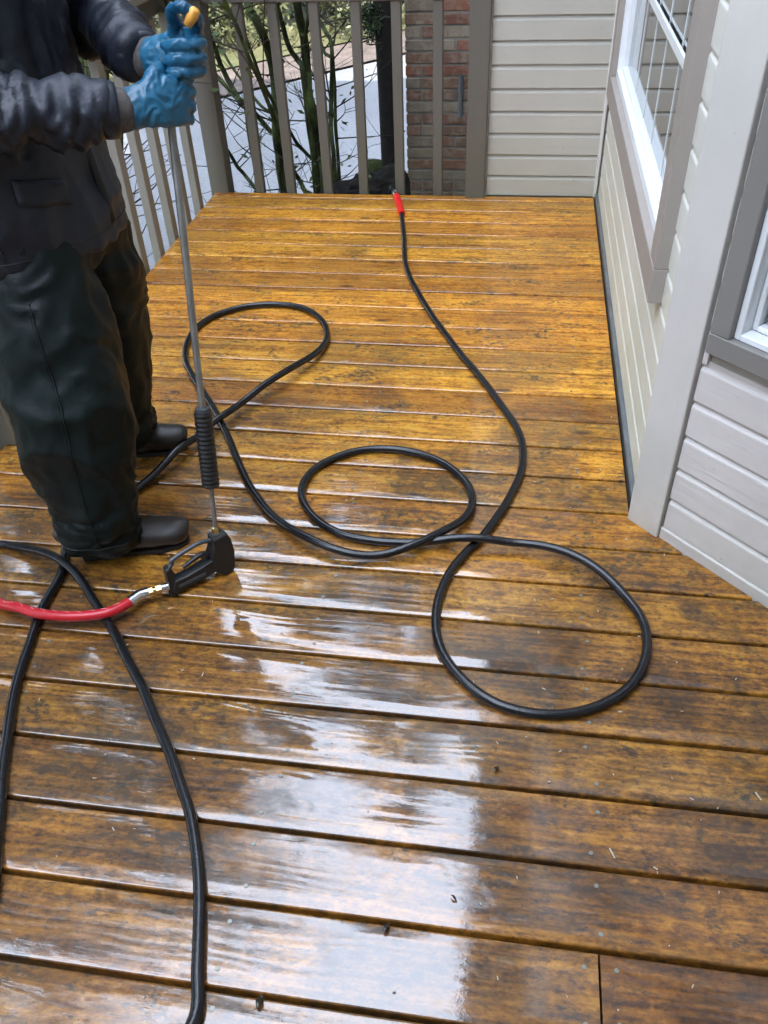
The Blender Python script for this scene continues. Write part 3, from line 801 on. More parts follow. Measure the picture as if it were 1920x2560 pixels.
bod = plate([(-.030,.012),(-.022,.000),(.004,.002),(.022,.020),(.026,.052),(.030,.070),(.020,.090),(.018,.116),(-.016,.118),(-.028,.100),(-.034,.060)], .019, 'valve_body', M['plastic'])
han = plate([(.012,.022),(.018,.058),(.055,.052),(.100,.047),(hl-.006,.046),(hl+.004,.020),(hl-.006,.008),(.110,.012),(.060,.014)], .0145, 'handle', M['plastic'])
plate([(.050,.026),(.050,.034),(.122,.032),(.122,.024)], .0162, 'handle_inlay', M['plastic_edge'], .001)
plate([(hl-.004,-.0),(hl-.010,.066),(hl+.002,.088),(hl+.012,.085),(hl+.010,.02),(hl+.009,.001)], .011, 'end_flange', M['plastic'])
gd = spline(np.array([G(.012,.104),G(.045,.112),G(.085,.108),G(.125,.098),G(hl-.01,.090),G(hl+.004,.078)]), 8)
at_root(MB().tube(gd, .0058, 8), 'trigger_guard', M['plastic_edge'], gun)
tr = spline(np.array([G(.020,.062),G(.045,.078),G(.075,.072),G(.100,.064)]), 6)
at_root(MB().tube(tr, np.linspace(.008,.005,len(tr)), 8), 'trigger', M['plastic'], gun)
at_root(MB().tube([onl(-.02), onl(-.001)], .015, 14), 'barrel_nut', M['plastic_edge'], gun)
# swivel fittings between handle and red hose
e0 = G(hl+.006, .030); e1 = rps[0]; dd = (e1-e0); Lf = np.linalg.norm(dd); dd /= Lf
at_root(MB().tube([e0, e0+dd*Lf*.28], .0105, 12), 'swivel', M['zinc'], gun)
at_root(MB().tube([e0+dd*Lf*.28, e0+dd*Lf*.46], .0125, 6).tube([e0+dd*Lf*.46, e0+dd*Lf*.56], .0085, 10).tube([e0+dd*Lf*.56, e0+dd*Lf*.70], .0118, 6), 'brass_nut', M['brass'], gun)
at_root(MB().tube([e0+dd*Lf*.70, e0+dd*Lf*1.0, rps[3]], .0138, 14), 'ferrule', M['zinc'], gun)
nzp = at_y(484, 34, 1.700)
nz_o = empty('spray_nozzle', tuple(nzp)); tag(nz_o, 'small orange spray nozzle pinched at the top of the upper blue glove', 'nozzle')
_d = np.array((.45,0,.55)); _d /= np.linalg.norm(_d)
MB().tube([-_d*.024, -_d*.006, _d*.006, _d*.010], [.0085,.0105,.0100,.0065], 12).obj('tip', M['orange'], nz_o, True)

# ------------------------------------------------------------------ person
PX = np.array((-1.06, 1.72, 0.0))
per = empty('person', tuple(PX))
tag(per, 'worker in dark jacket, dark waterproof trousers and blue gloves holding the steel lance', 'person')
def pobj(name, me, mat): o = mesh_part(name, me, mat, per); o.location = -per.location; return o
def nz(p, s): return mnoise.noise(Vector((p[0]*s[0], p[1]*s[1], p[2]*s[2])))
def chain(mb, pts, rad, n=18, ell=None, sub=6, up=(1,0,0)):
    p = spline(np.array(pts, float), sub); r = spline(np.array(rad, float)[:,None], sub)[:,0]
    e = None if ell is None else spline(np.array(ell, float), sub)
    mb.tube(p, r, n, ell=e, upref=up); return mb
# trousers
tb = MB()
chain(tb, [(-1.022,1.505,.048),(-1.012,1.505,.19),(-1.020,1.515,.30),(-1.010,1.525,.41),(-1.012,1.54,.50),(-1.035,1.585,.64),(-1.055,1.615,.76),(-1.065,1.64,.90)],
      [.098,.112,.132,.142,.142,.140,.125,.11], ell=[(1,.88)]*8)
chain(tb, [(-1.105,1.945,.075),(-1.118,1.93,.15),(-1.105,1.925,.28),(-1.085,1.91,.43),(-1.07,1.89,.60),(-1.065,1.86,.78),(-1.065,1.83,.90)],
      [.090,.098,.110,.120,.128,.120,.11], ell=[(1,.95)]*7)
chain(tb, [(-1.07,1.735,.70),(-1.07,1.735,.80),(-1.07,1.735,.92),(-1.07,1.735,1.02)], [.14,.155,.15,.14], ell=[(.85,1.2)]*4)
me = remeshed(tb, .010, 5)
def ridged(p, sx, sy, sz, warp, o=0.0):
    w = mnoise.noise(Vector((p[0]*sx*.5+o, p[1]*sy*.5, p[2]*sz*.5)))*warp
    return 1-2.4*abs(mnoise.noise(Vector((p[0]*sx+w+o, p[1]*sy-w, p[2]*sz+w*1.3))))
def tw(p):
    zf = min(1, max(0, (1.0-p[2])/.9))
    low = math.exp(-((p[2]-.10)/.11)**2)
    r1 = ridged(p, 6, 6, 4.2, 1.5) - .35
    r2 = ridged(p, 14, 14, 11, 1.8, 5.0) - .35
    r3 = ridged(p, 8, 8, 30, 1.5, 9.0) - .35
    return .017*r1*(.4+.5*zf) + .0065*r2 + .010*low*r3 + .0015*nz(p, (30,30,30))
displace(me, tw)
M['trousers'].node_tree.nodes['Principled BSDF'].inputs['Specular IOR Level'].default_value = .22
tr_o = pobj('trousers', me, M['trousers']); TR_ME = me
# torso body (under the jacket) with neck and head, one continuous mesh
bb = MB()
chain(bb, [(-1.07,1.735,.82),(-1.07,1.735,1.05),(-1.07,1.74,1.28),(-1.075,1.74,1.42),(-1.06,1.74,1.49),(-1.045,1.74,1.56)], [.13,.13,.14,.12,.058,.055], ell=[(.8,1.2),(.8,1.15),(.8,1.25),(.75,1.3),(1,1),(1,1)])
hd = []
for z, r, dx in ((1.535,.050,.012),(1.56,.070,.016),(1.60,.083,.012),(1.65,.092,.004),(1.70,.096,-.004),(1.75,.088,-.008),(1.785,.060,-.010),(1.80,.02,-.010)):
    hd.append(((-1.03+dx, 1.735, z), r))
chain(bb, [a for a,_ in hd], [b for _,b in hd], ell=[(1.08,.82)]*8)
bb.tube([(-.955,1.735,1.672),(-.932,1.735,1.655),(-.922,1.735,1.638),(-.94,1.735,1.632)], [.010,.012,.014,.010], 10)      # nose
bb.tube([(-.952,1.705,1.607),(-.942,1.735,1.609),(-.952,1.765,1.607)], .007, 8)                                        # mouth
for s in (-1, 1):
    bb.tube([(-1.03,1.735+s*.076,1.63),(-1.035,1.735+s*.088,1.66),(-1.04,1.735+s*.084,1.69)], [.010,.014,.010], 8)          # ears
me = remeshed(bb, .008, 3); pobj('body', me, M['skin'])
hb = MB()
chain(hb, [(-1.075,1.735,1.50),(-1.085,1.735,1.60),(-1.075,1.735,1.70),(-1.05,1.735,1.78),(-1.045,1.735,1.815)], [.085,.098,.112,.090,.03], ell=[(1,.98)]*5)
me = remeshed(hb, .012, 4); pobj('hood', me, M['jacket'])
# jacket: torso + both sleeves as one continuous surface
jb = MB()
chain(jb, [(-1.065,1.735,.765),(-1.065,1.735,.86),(-1.065,1.735,1.0),(-1.072,1.738,1.15),(-1.078,1.74,1.30),(-1.08,1.74,1.42),(-1.07,1.74,1.49)],
      [.190,.186,.172,.164,.165,.135,.08], ell=[(.88,1.25),(.87,1.25),(.85,1.25),(.85,1.28),(.84,1.30),(.85,1.35),(1,1)], n=26)
RS, RE, RW = np.array((-1.085,1.535,1.395)), np.array((-1.045,1.462,1.095)), np.array((-.772,1.598,1.068))
LS, LE, LW = np.array((-1.085,1.945,1.395)), np.array((-.975,2.02,1.160)), np.array((-.772,1.790,1.119))
chain(jb, [RS, .5*(RS+RE)+np.array((-.005,-.015,0)), RE, RE*.72+RW*.28, .4*RE+.6*RW, RW], [.098,.085,.072,.067,.058,.044], n=16)
chain(jb, [LS, .5*(LS+LE)+np.array((0,.02,0)), LE, LE*.7+LW*.3, .4*LE+.6*LW, LW], [.098,.085,.070,.064,.055,.042], n=16)
me = remeshed(jb, .0075, 4)
def segd(p, a, b):
    t = np.clip(((p-a)@(b-a))/((b-a)@(b-a)), 0, 1); return np.linalg.norm(p-(a+t*(b-a))), t
def jw(p):
    out = .006*(ridged(p, 6, 6, 5, 1.2, 3.0)-.35) + .003*(ridged(p, 15, 15, 13, 1.4, 7.0)-.35) + .002*nz(p, (34,34,34))
    for a, b, c in ((RS,RE,RW), (LS,LE,LW)):
        d1, t1 = segd(p, b, c); d2, t2 = segd(p, a, b)
        if min(d1, d2) < .12:
            L = t1*.30 if d1 < d2 else -(1-t2)*.3
            wp = 2.0*mnoise.noise(Vector((p[0]*8, p[1]*8, p[2]*8)))
            out += .011*((1-2.2*abs(mnoise.noise(Vector((L*20 + wp, p[2]*6, p[1]*6)))))-.3)
            out += .006*((1-2.2*abs(mnoise.noise(Vector((L*46 - wp, p[2]*12, p[1]*12)))))-.3)
    if p[0] > -1.06 and abs(p[1]-1.735) < .24:
        out += .010*(ridged(p, 5, 12, 3, 1.0, 2.0)-.35)
    return out
displace(me, jw)
ja_o = pobj('jacket', me, M['jacket']); JA_ME = me
zp = []
for z in np.linspace(.80, 1.40, 14):
    hw = np.interp(z, [.775,.86,1.0,1.15,1.30,1.42], [.190*.88,.186*.87,.172*.85,.162*.85,.165*.84,.135*.85])
    zp.append((np.interp(z, [.775,1.0,1.3,1.42], [-1.06,-1.065,-1.078,-1.08])+hw-.004, 1.737, z))
o = MB().tube(zp, .012, 8).obj('zipper', M['zip'], per, True); o.location = -per.location
for e_, w_, r_ in ((RE, RW, .050), (LE, LW, .047)):
    d_ = (w_-e_)/np.linalg.norm(w_-e_)
    o = MB().tube([w_-d_*.03, w_-d_*.012, w_+d_*.006, w_+d_*.012], [r_*.98, r_*1.02, r_, r_*.9], 20).obj('sleeve_cuff', M['jacket'], per, True); o.location = -per.location
# seams, hem stitching and a pocket flap lying on the cloth
from mathutils.bvhtree import BVHTree
def bvh(me_): return BVHTree.FromPolygons([v.co.copy() for v in me_.vertices], [tuple(p_.vertices) for p_ in me_.polygons])
def drape(tree, centre, direc, off=.0):
    c_ = Vector(centre); d_ = Vector(direc).normalized(); hit = tree.ray_cast(c_+d_*.6, -d_)
    return None if hit[0] is None else np.array(hit[0]) + np.array(d_)*off
def seam(tree, items, r, name, mat, parent):
    p_ = [q for q in (drape(tree, a, b, .0004) for a, b in items) if q is not None]
    if len(p_) < 3: return
    p_ = np.array(p_); p_[1:-1] = .5*p_[1:-1]+.25*(p_[:-2]+p_[2:])
    return MB().tube(p_, r, 6).obj(name, mat, parent, True)
TT, JT = bvh(TR_ME), bvh(JA_ME)
leg_ax = lambda z: (np.interp(z, [.05,.3,.5,.76], [-1.02,-1.02,-1.012,-1.055]), np.interp(z, [.05,.3,.5,.76], [1.505,1.515,1.54,1.615]), z)
seam(TT, [(leg_ax(z), (.42,-1,0)) for z in np.linspace(.09,.72,60)], .0024, 'side_seam', M['trousers'], tr_o)
seam(TT, [(leg_ax(z), (.36,-1,0)) for z in np.linspace(.09,.72,60)], .0010, 'stitching', M['zip'], tr_o)
seam(TT, [((-1.02,1.505,.085), (math.cos(a), math.sin(a), 0)) for a in np.linspace(-2.9, .4, 50)], .0020, 'hem_stitching', M['zip'], tr_o)
seam(JT, [((-1.065,1.735,.795), (math.cos(a), math.sin(a), 0)) for a in np.linspace(-2.6, 1.2, 70)], .0018, 'hem_stitching', M['zip'], ja_o)
seam(JT, [((-1.068,1.735,z), (.15,-1,0)) for z in np.linspace(.80,1.0,24)], .0022, 'side_seam', M['jacket'], ja_o)
pv, pf = [], []
for i_, z in enumerate(np.linspace(.905, .955, 5)):
    for j_, a in enumerate(np.linspace(-1.18, -.62, 9)):
        q = drape(JT, (-1.066,1.735,z-.03*(j_/8)), (math.cos(a), math.sin(a), 0), .0045); pv.append(q if q is not None else np.array((-.92,1.6,z)))
for i_ in range(4):
    for j_ in range(8): pf.append((i_*9+j_, i_*9+j_+1, (i_+1)*9+j_+1, (i_+1)*9+j_))
fo_ = mesh_obj('pocket_flap', pv, pf, M['jacket'], ja_o, True); so_m = fo_.modifiers.new('thick', 'SOLIDIFY'); so_m.thickness = .004; so_m.offset = 0
# boots
def boot(heel, toe, shin, name='boot'):
    heel, toe = np.array(heel), np.array(toe); d = toe-heel; L = np.linalg.norm(d); d /= L
    b = MB(); sec = [(0.00,.030,.034,.050),(.04,.044,.040,.065),(.30,.050,.046,.055),(.55,.046,.048,.040),(.78,.044,.050,.034),(.93,.038,.042,.031),(1.0,.026,.025,.026)]
    pts = [(*(heel+d*L*s)[:2], z+.018) for s, z, w, hh in sec]
    pts = [(p[0], p[1], hh+.007) for p, (s, z, w, hh) in zip(pts, sec)]
    p = spline(np.array(pts), 5); ee = spline(np.array([(hh, w) for s, z, w, hh in sec]), 5)
    b.tube(p, np.ones(len(p)), 18, ell=ee, upref=(0,0,1))
    ank = heel+d*L*.22
    b.tube([(ank[0],ank[1],.05),(ank[0],ank[1],.14),(shin[0],shin[1],.26)], [.050,.050,.056], 16)
    mm = remeshed(b, .007, 5)
    displace(mm, lambda p_: .003*nz(p_, (22,22,22)))
    bo = pobj(name, mm, M['boot'])
    # sole
    side_ = np.array((-d[1], d[0], 0)); v = []; ol = []
    for s, w in ((.0,.016),(.02,.030),(.08,.036),(.3,.034),(.5,.039),(.75,.047),(.92,.040),(1.0,.022),(1.01,.010)): ol.append((s, w))
    top = [(s, w) for s, w in ol] + [(s, -w) for s, w in ol[::-1]]
    for z in (.001, .013):
        for s, w in top: 
            q = heel+d*L*(.01+s*.97)+side_*w*.92; v.append((q[0], q[1], z))
    n = len(top); f = [(i, (i+1)%n, n+(i+1)%n, n+i) for i in range(n)] + [tuple(range(n))[::-1], tuple(n+i for i in range(n))]
    so_ = mesh_obj('sole', v, f, M['sole'], bo)
    return bo
boot((-1.085,1.480,0), (-.815,1.572,0), (-1.03,1.50))
boot((-1.215,1.905,0), (-.960,1.992,0), (-1.12,1.92))
# gloves
def glove(wrist, grip, s, name, pinch=False):
    """s=-1: right hand (hand on the camera side of the lance), +1: left hand"""
    grip = np.array(grip); z = ax/np.linalg.norm(ax); x = grip-np.array(wrist); x -= (x@z)*z; x /= np.linalg.norm(x); y = np.cross(z, x)
    P_ = lambda a, b, c: grip + x*a + y*b*s + z*c
    wl = np.array(wrist)
    b = MB()
    # palm block from wrist to knuckles, beside the lance
    w0 = wl - x*.01
    b.tube(spline(np.array([wl-x*.03, wl, .5*(wl+P_(-.04,.030,-.004)), P_(-.04,.030,-.002), P_(-.005,.033,-.001), P_(.018,.030,-.001)]), 5), 1.0, 16,
           ell=spline(np.array([(.036,.030),(.036,.029),(.040,.026),(.045,.021),(.046,.018),(.040,.013)]), 5), upref=tuple(z))
    zs = (.036,.0125,-.0115,-.034); ln = (1.0,1.08,1.02,.85)
    for i, (zz, l) in enumerate(zip(zs, ln)):
        r = .0118 if i < 3 else .0108
        if pinch and i == 0:
            pts = [P_(.010,.030,zz), P_(.034,.022,zz+.012), P_(.044,.004,zz+.026), P_(.036,-.010,zz+.036), P_(.022,-.014,zz+.034)]
        else:
            pts = [P_(.008,.031,zz), P_(.030*l+.004,.022,zz), P_(.040*l,.0,zz-.002), P_(.030*l,-.024,zz-.003), P_(.006,-.031,zz-.004), P_(-.014*l,-.026,zz-.004)]
        p = spline(np.array(pts), 5); b.tube(p, np.linspace(r*1.1, r*.86, len(p)), 12)
        k_ = p[2]; b.tube([k_-x*.004, k_, k_+x*.004], [r*.7, r*1.22, r*.7], 10)
        q = p[-1]; t = p[-1]-p[-2]; t /= np.linalg.norm(t); b.tube([q-t*.002, q+t*.005, q+t*.009], [r*.86, r*.75, r*.35], 10)
    if pinch: tp = [P_(-.050,.026,.018), P_(-.036,.016,.044), P_(-.016,.000,.062), P_(.004,-.008,.070)]
    else: tp = [P_(-.055,.026,.018), P_(-.034,.020,.044), P_(-.012,.000,.052), P_(.010,-.022,.048), P_(.022,-.026,.044)]
    p = spline(np.array(tp), 6); b.tube(p, np.linspace(.0165,.0115,len(p)), 12)
    q = p[-1]; t = p[-1]-p[-2]; t /= np.linalg.norm(t); b.tube([q, q+t*.006, q+t*.010], [.0112,.0095,.004], 10)
    mm = remeshed(b, .0030, 2, .45)
    displace(mm, lambda p_: .0022*(ridged(p_, 38, 38, 38, 1.5)-.35) + .0010*nz(p_, (95,95,95)))
    gl = pobj(name, mm, M['glove'])
    fo = (wl-x*.06)
    c = MB().tube([wl+x*.004, wl-x*.012, wl-x*.03, wl-x*.045], [.037,.040,.042,.041], 18, ell=[(1.0,.86)]*4, upref=tuple(z))
    cu = c.obj('cuff', M['knit'], gl, True)
    return gl
gr_low = onl(LEN-.036); gr_up = at_y(452, 128, 1.715)
xr = np.array((-.750, 1.612, 1.064)); xl_ = np.array((-.748, 1.780, 1.119))
glove(xr, gr_low, -1, 'glove')
glove(xl_, gr_up, 1, 'glove', pinch=True)

# ------------------------------------------------------------------ planting behind the railing
ZB = lambda x, y: (480+.47*x, .47*y)
def shrub(label, Y, stems, seed, mat=M['moss'], group='mossy shrubs beyond the railing', twigs=5, name='mossy_shrub'):
    rg = random.Random(seed); base_ = at_y(*ZB(*stems[0][0][-1]), Y); root = empty(name, (base_[0], Y, GZ)); tag(root, label, 'shrub', group)
    off = Vector((base_[0], Y, GZ)); tw_ = MB()
    for pts, w in stems:
        dy = rg.uniform(-.12, .12); P3 = []
        for i, p in enumerate(pts): P3.append(at_y(*ZB(*p), Y + dy + .10*math.sin(i*1.7+seed)))
        P3 = [np.array(p) for p in P3]
        d = P3[0]-P3[1]; d /= np.linalg.norm(d); d[2] = abs(d[2])+.3
        P3 = [P3[0]+d*1.3+np.array((rg.uniform(-.2,.2), rg.uniform(-.2,.3), .3)), P3[0]+d*.5] + P3
        e = P3[-1]; P3 += [np.array((e[0]+.25*(base_[0]-e[0]), e[1], .5*(e[2]+GZ))), np.array((base_[0]+rg.uniform(-.06,.06), Y+rg.uniform(-.06,.06), GZ-.02))]
        sp = resample(spline(np.array(P3), 10), .03); rr_ = np.linspace(.5, 1.45, len(sp))*w
        rr_ = rr_*(1+.12*np.array([mnoise.noise(Vector(q)*9) for q in sp]))
        sp = sp + .008*np.array([[mnoise.noise(Vector(q)*6), mnoise.noise(Vector(q)*6+Vector((9,2,1))), 0] for q in sp])
        o = MB().tube(sp, rr_, 9).obj('stem', mat, root, True); o.location = -off
        for _ in range(twigs):
            i = rg.randrange(2, int(len(sp)*.85)); a = sp[i]; dv_ = np.array((rg.gauss(0,1), rg.gauss(0,.6), rg.uniform(-.1,1.1))); dv_ /= np.linalg.norm(dv_)
            L_ = rg.uniform(.15, .6); bnd = np.array((rg.gauss(0,.12), rg.gauss(0,.1), rg.uniform(-.05,.15)))
            q = spline(np.array([a, a+dv_*L_*.5, a+dv_*L_+bnd*L_]), 4)
            tw_.tube(q, np.linspace(.0045,.0012,len(q)), 4, cap=False)
            for _2 in range(2):
                a2 = q[rg.randrange(2, len(q))]; d2_ = dv_+np.array((rg.gauss(0,.8), rg.gauss(0,.6), rg.gauss(.2,.6))); d2_ /= np.linalg.norm(d2_)
                tw_.tube([a2, a2+d2_*L_*.3, a2+d2_*L_*.55+np.array((0,0,.02))], [.0022,.0016,.0008], 3, cap=False)
    o = tw_.obj('twigs', M['twig'], root); o.location = -off; o['kind'] = 'stuff'
    tv = np.array(tw_.v); pick = tv[np.random.default_rng(seed).integers(0, len(tv), 110)] + np.random.default_rng(seed+1).normal(size=(110,3))*.03
    V_, F_ = leaves(pick, .022, .4, .2); lo = fast_mesh('leaves', V_, F_, M['leaf_dec'], root); lo.location = -off; lo['kind'] = 'stuff'
    return root
shrub('thick mossy stem forking low, seen left of the middle of the far railing', 4.75,
      [([(290,0),(350,130),(405,270),(440,420),(445,600),(450,720),(470,860),(495,1020)], .022),
       ([(190,470),(270,540),(340,610),(420,700),(450,760)], .013),
       ([(330,520),(400,590),(440,640)], .008), ([(410,0),(440,180),(440,300)], .010)], 3)
shrub('pair of mossy stems crossing behind the middle balusters of the far railing', 4.95,
      [([(560,0),(590,180),(610,330),(620,480),(650,620),(670,780),(690,1000)], .024),
       ([(480,120),(520,260),(570,330),(600,440)], .014),
       ([(620,60),(600,220),(610,330)], .010), ([(530,720),(590,800),(650,860),(690,900)], .010)], 5)
shrub('slim mossy stem with a kinked top next to the dark tree trunk', 5.15,
      [([(700,150),(735,200),(748,290),(738,420),(742,600),(745,760),(765,1000)], .012),
       ([(700,260),(730,300),(748,380)], .010), ([(760,180),(752,240),(748,300)], .006)], 8, twigs=14)
shrub('low leaning green stems beside the far left corner post', 4.55,
      [([(120,250),(170,380),(230,500),(265,560),(300,640)], .014),
       ([(210,840),(270,920),(335,1000),(400,1100)], .010),
       ([(520,860),(570,950),(600,1015),(640,1100)], .012)], 12, twigs=20)
# shrub stems seen through the left railing
def side_shrub(label, x, y, seed):
    rg = random.Random(seed); root = empty('mossy_shrub', (x, y, GZ)); tag(root, label, 'shrub', 'mossy shrubs beyond the railing'); tw_ = MB()
    for _ in range(5):
        top = np.array((rg.uniform(-.9,.9), rg.uniform(-.9,.9), rg.uniform(2.0,3.0)))
        P3 = np.array([(rg.uniform(-.05,.05), rg.uniform(-.05,.05), 0), top*[.25,.25,.3], top*[.55,.6,.65], top])
        sp = resample(spline(P3, 10), .04); MB().tube(sp, np.linspace(.028,.008,len(sp)), 8).obj('stem', M['moss'], root, True)
        for _1 in range(22):
            a = sp[rg.randrange(4, len(sp))]; dv_ = np.array((rg.gauss(0,1), rg.gauss(0,1), rg.uniform(-.2,1.0))); dv_ /= np.linalg.norm(dv_); L_ = rg.uniform(.2,.8)
            q = spline(np.array([a, a+dv_*L_*.5, a+dv_*L_+np.array((0,0,.06))]), 4); tw_.tube(q, np.linspace(.006,.0015,len(q)), 4, cap=False)
    o = tw_.obj('twigs', M['twig'], root); o['kind'] = 'stuff'
side_shrub('bare shrub beyond the left railing, nearest the worker', -2.35, 4.1, 21)
side_shrub('bare shrub beyond the left railing, farther out over the driveway', -3.1, 5.8, 22)
# dark tree trunk
tx = .5*(at_y(940,300,5.4)+at_y(990,300,5.4))[0]
def needle_crown(parent, h0, h1, rad, n, mat, seed, sz=.10, droop=.35, name='crown'):
    rg = np.random.default_rng(seed); zz = h0 + (h1-h0)*rg.random(n)**1.35
    # branches: each leaf belongs to one of many boughs
    nb_ = 130; bz = np.sort(h0+(h1-h0)*rg.random(nb_)**1.3); ba = rg.random(nb_)*2*np.pi
    bi = rg.integers(0, nb_, n); t = rg.random(n)**.6
    R_ = rad*(1-(bz[bi]-h0)/(h1-h0))**.8*(.75+.5*rg.random(nb_)[bi])+.15
    r = R_*t; spread = .16*R_*(1-t*.5)
    x = np.cos(ba[bi])*r + rg.normal(size=n)*spread; y = np.sin(ba[bi])*r + rg.normal(size=n)*spread
    z = bz[bi] - droop*r*.6 + rg.normal(size=n)*.12
    V, Fq = leaves(np.stack([x,y,z],1), sz, .33, .5)
    o = fast_mesh(name, V, Fq, mat, parent); return o
def trunk(parent, h, r0, r1, mat, seed=0, name='trunk'):
    zz = np.linspace(0, h, 14); p = np.stack([.05*np.sin(zz*.7+seed), .05*np.cos(zz*.9+seed), zz], 1)
    rr_ = np.linspace(r0, r1, 14); rr_[0] *= 1.35
    return MB().tube(p, rr_, 12).obj(name, mat, parent, True)
t = empty('conifer_tree', (tx-.02, 5.4, GZ)); tag(t, 'conifer with a dark straight trunk just left of the brick chimney', 'tree', 'trees beyond the deck')
trunk(t, 9.0, .068, .03, M['bark'], 1)
needle_crown(t, 2.9, 9.2, 1.1, 5200, M['leaf_con'], 3, .07)
br = MB(); rgb = random.Random(5)
lv = []
for (u, v), (u2, v2) in (((1000,90),(925,60)), ((985,190),(915,150)), ((1040,60),(900,85)), ((1060,110),(950,120)), ((985,110),(850,60))):
    a = at_y(*ZB(u,v), 5.38); b_ = at_y(*ZB(u2,v2), 5.30); q = spline(np.array([a, .5*(a+b_)+np.array((0,0,.02)), b_]), 6)
    br.tube(q-np.array((tx-.02,5.4,GZ)), np.linspace(.008,.003,len(q)), 5, cap=False)
    for _ in range(160):
        w_ = q[rgb.randrange(len(q))]+np.array((rgb.gauss(0,.035), rgb.gauss(0,.04), rgb.gauss(-.01,.03))); lv.append(w_-np.array((tx-.02,5.4,GZ)))
br.obj('branch', M['bark'], t)
V, Fq = leaves(np.array(lv), .028, .14, .2); o = fast_mesh('needles', V, Fq, M['leaf_con'], t); o['kind'] = 'stuff'
# rotting stump and litter at the deck edge
def lump(name, loc, sx, sy, sz, seed, mat, label, cat, group=None, flat_top=False):
    import bmesh
    bm = bmesh.new(); bmesh.ops.create_icosphere(bm, subdivisions=3, radius=1.0)
    for v in bm.verts:
        k_ = 1+.35*mnoise.noise(v.co*1.6+Vector((seed,0,0)))+.15*mnoise.noise(v.co*5+Vector((0,seed,0)))
        v.co = Vector((v.co.x*sx*k_, v.co.y*sy*k_, (min(v.co.z, .55) if flat_top else v.co.z)*sz*k_))
    me_ = bpy.data.meshes.new(name); bm.to_mesh(me_); bm.free(); me_.materials.append(mat)
    o_ = bpy.data.objects.new(name, me_); C.objects.link(o_); o_.location = loc; tag(o_, label, cat, group); return o_
p = at_y(944, 440, 4.9)
def stump(px, Y, w, top_row, label, seed):
    a = at_y(px, top_row, Y); rg = random.Random(seed); root = empty('tree_stump', (a[0], Y, GZ)); tag(root, label, 'stump', 'cut stumps behind the railing')
    zz = np.linspace(0, a[2]-GZ, 10); pr_ = np.stack([.03*np.sin(zz*3+seed), .02*np.cos(zz*4), zz], 1)
    MB().tube(pr_, np.linspace(w*1.25, w, 10)*(1+.1*np.sin(zz*9)), 9).obj('trunk', M['moss'], root, True)
    bmx = MB()
    for _ in range(7):
        i = rg.randrange(3, 9); q = pr_[i]; d = np.array((rg.gauss(0,1), rg.gauss(-.2,.5), rg.uniform(.2,1.2))); d /= np.linalg.norm(d)
        bmx.tube([q, q+d*.12, q+d*.26], [.010,.007,.003], 5)
    bmx.obj('twig', M['twig'], root)
stump(946, 4.95, .055, 402, 'mossy cut stump standing just behind the far railing', 2)
stump(900, 4.85, .020, 425, 'thin broken stump left of the mossy cut stump', 4)
lump('dark_rock', at_y(972, 462, 4.75), .12, .10, .10, 3.1, M['bark'], 'dark wet rock behind the railing beside the end of the hose', 'rock', 'dark rocks at the deck edge')
lump('dark_rock', at_y(925, 470, 4.75), .14, .10, .075, 7.7, M['bark'], 'low dark rock behind the railing left of the hose end', 'rock', 'dark rocks at the deck edge')
lump('dark_rock', at_y(868, 487, 4.75), .16, .11, .07, 1.7, M['bark'], 'broad flat dark rock behind the railing near the slim stem', 'rock', 'dark rocks at the deck edge')
# verge shrubs and tall trees
def bush(x, y, r, h, n, mat, seed, label, sz=.09):
    rg = np.random.default_rng(seed); root = empty('verge_bush', (x, y, GZ)); tag(root, label, 'bush', 'sunlit bushes along the verge')
    nb_ = 14; cc = rg.normal(size=(nb_,3))*[r*.45, r*.45, h*.22] + [0,0,h*.55]
    bi = rg.integers(0, nb_, n); pts_ = cc[bi] + rg.normal(size=(n,3))*[r*.22, r*.22, h*.16]; pts_[:,2] = np.abs(pts_[:,2])
    V, Fq = leaves(pts_, sz, .45, .2); fast_mesh('foliage', V, Fq, mat, root)
    st = MB()
    for _ in range(6): st.tube([(0,0,0), tuple(cc[_]*[.5,.5,.6]), tuple(cc[_])], [.03,.02,.008], 5)
    st.obj('stem', M['twig'], root)
specs = [(-6.2,11.6,1.0,1.3), (-4.6,13.2,1.0,1.2), (-3.0,14.8,1.1,1.4), (-1.3,16.4,1.1,1.2), (-7.8,10.2,1.0,1.5), (-5.6,14.6,1.4,1.7), (-.2,18.2,1.2,1.5), (-3.9,17.5,1.6,2.2)]
wh = ['leftmost of the yellow-green bushes along the verge', 'yellow-green bush behind the forked mossy stem', 'yellow-green bush behind the middle balusters', 'yellow-green bush behind the slim stem', 'bush on the verge far left of the corner post', 'taller bush in the second row on the left', 'small bush right behind the dark trunk', 'large bush at the back of the verge']
for i, ((x, y, r, h), l) in enumerate(zip(specs, wh)): bush(x, y, r, h, 3200, M['leaf_yel'] if i % 3 else M['leaf_dec'], 40+i, l, .055)
proto = empty('conifer_tree', (0,0,GZ)); trunk(proto, 13.5, .20, .03, M['bark'], 4); needle_crown(proto, 2.4, 14.2, 2.7, 13000, M['leaf_con'], 9, .20)
spots = [(-8.2,14.0,1.35), (-5.2,16.2,1.45), (-2.4,17.6,1.4), (.8,18.8,1.5), (4.5,19,1.35), (-10.5,10.0,1.3), (-10.5,5.5,1.25), (-7.0,20.5,1.6), (-.6,22.5,1.65), (-10.5,1.0,1.25), (-10,-4.0,1.25)]  # the left-hand ones are out of view, added to block sky over the deck
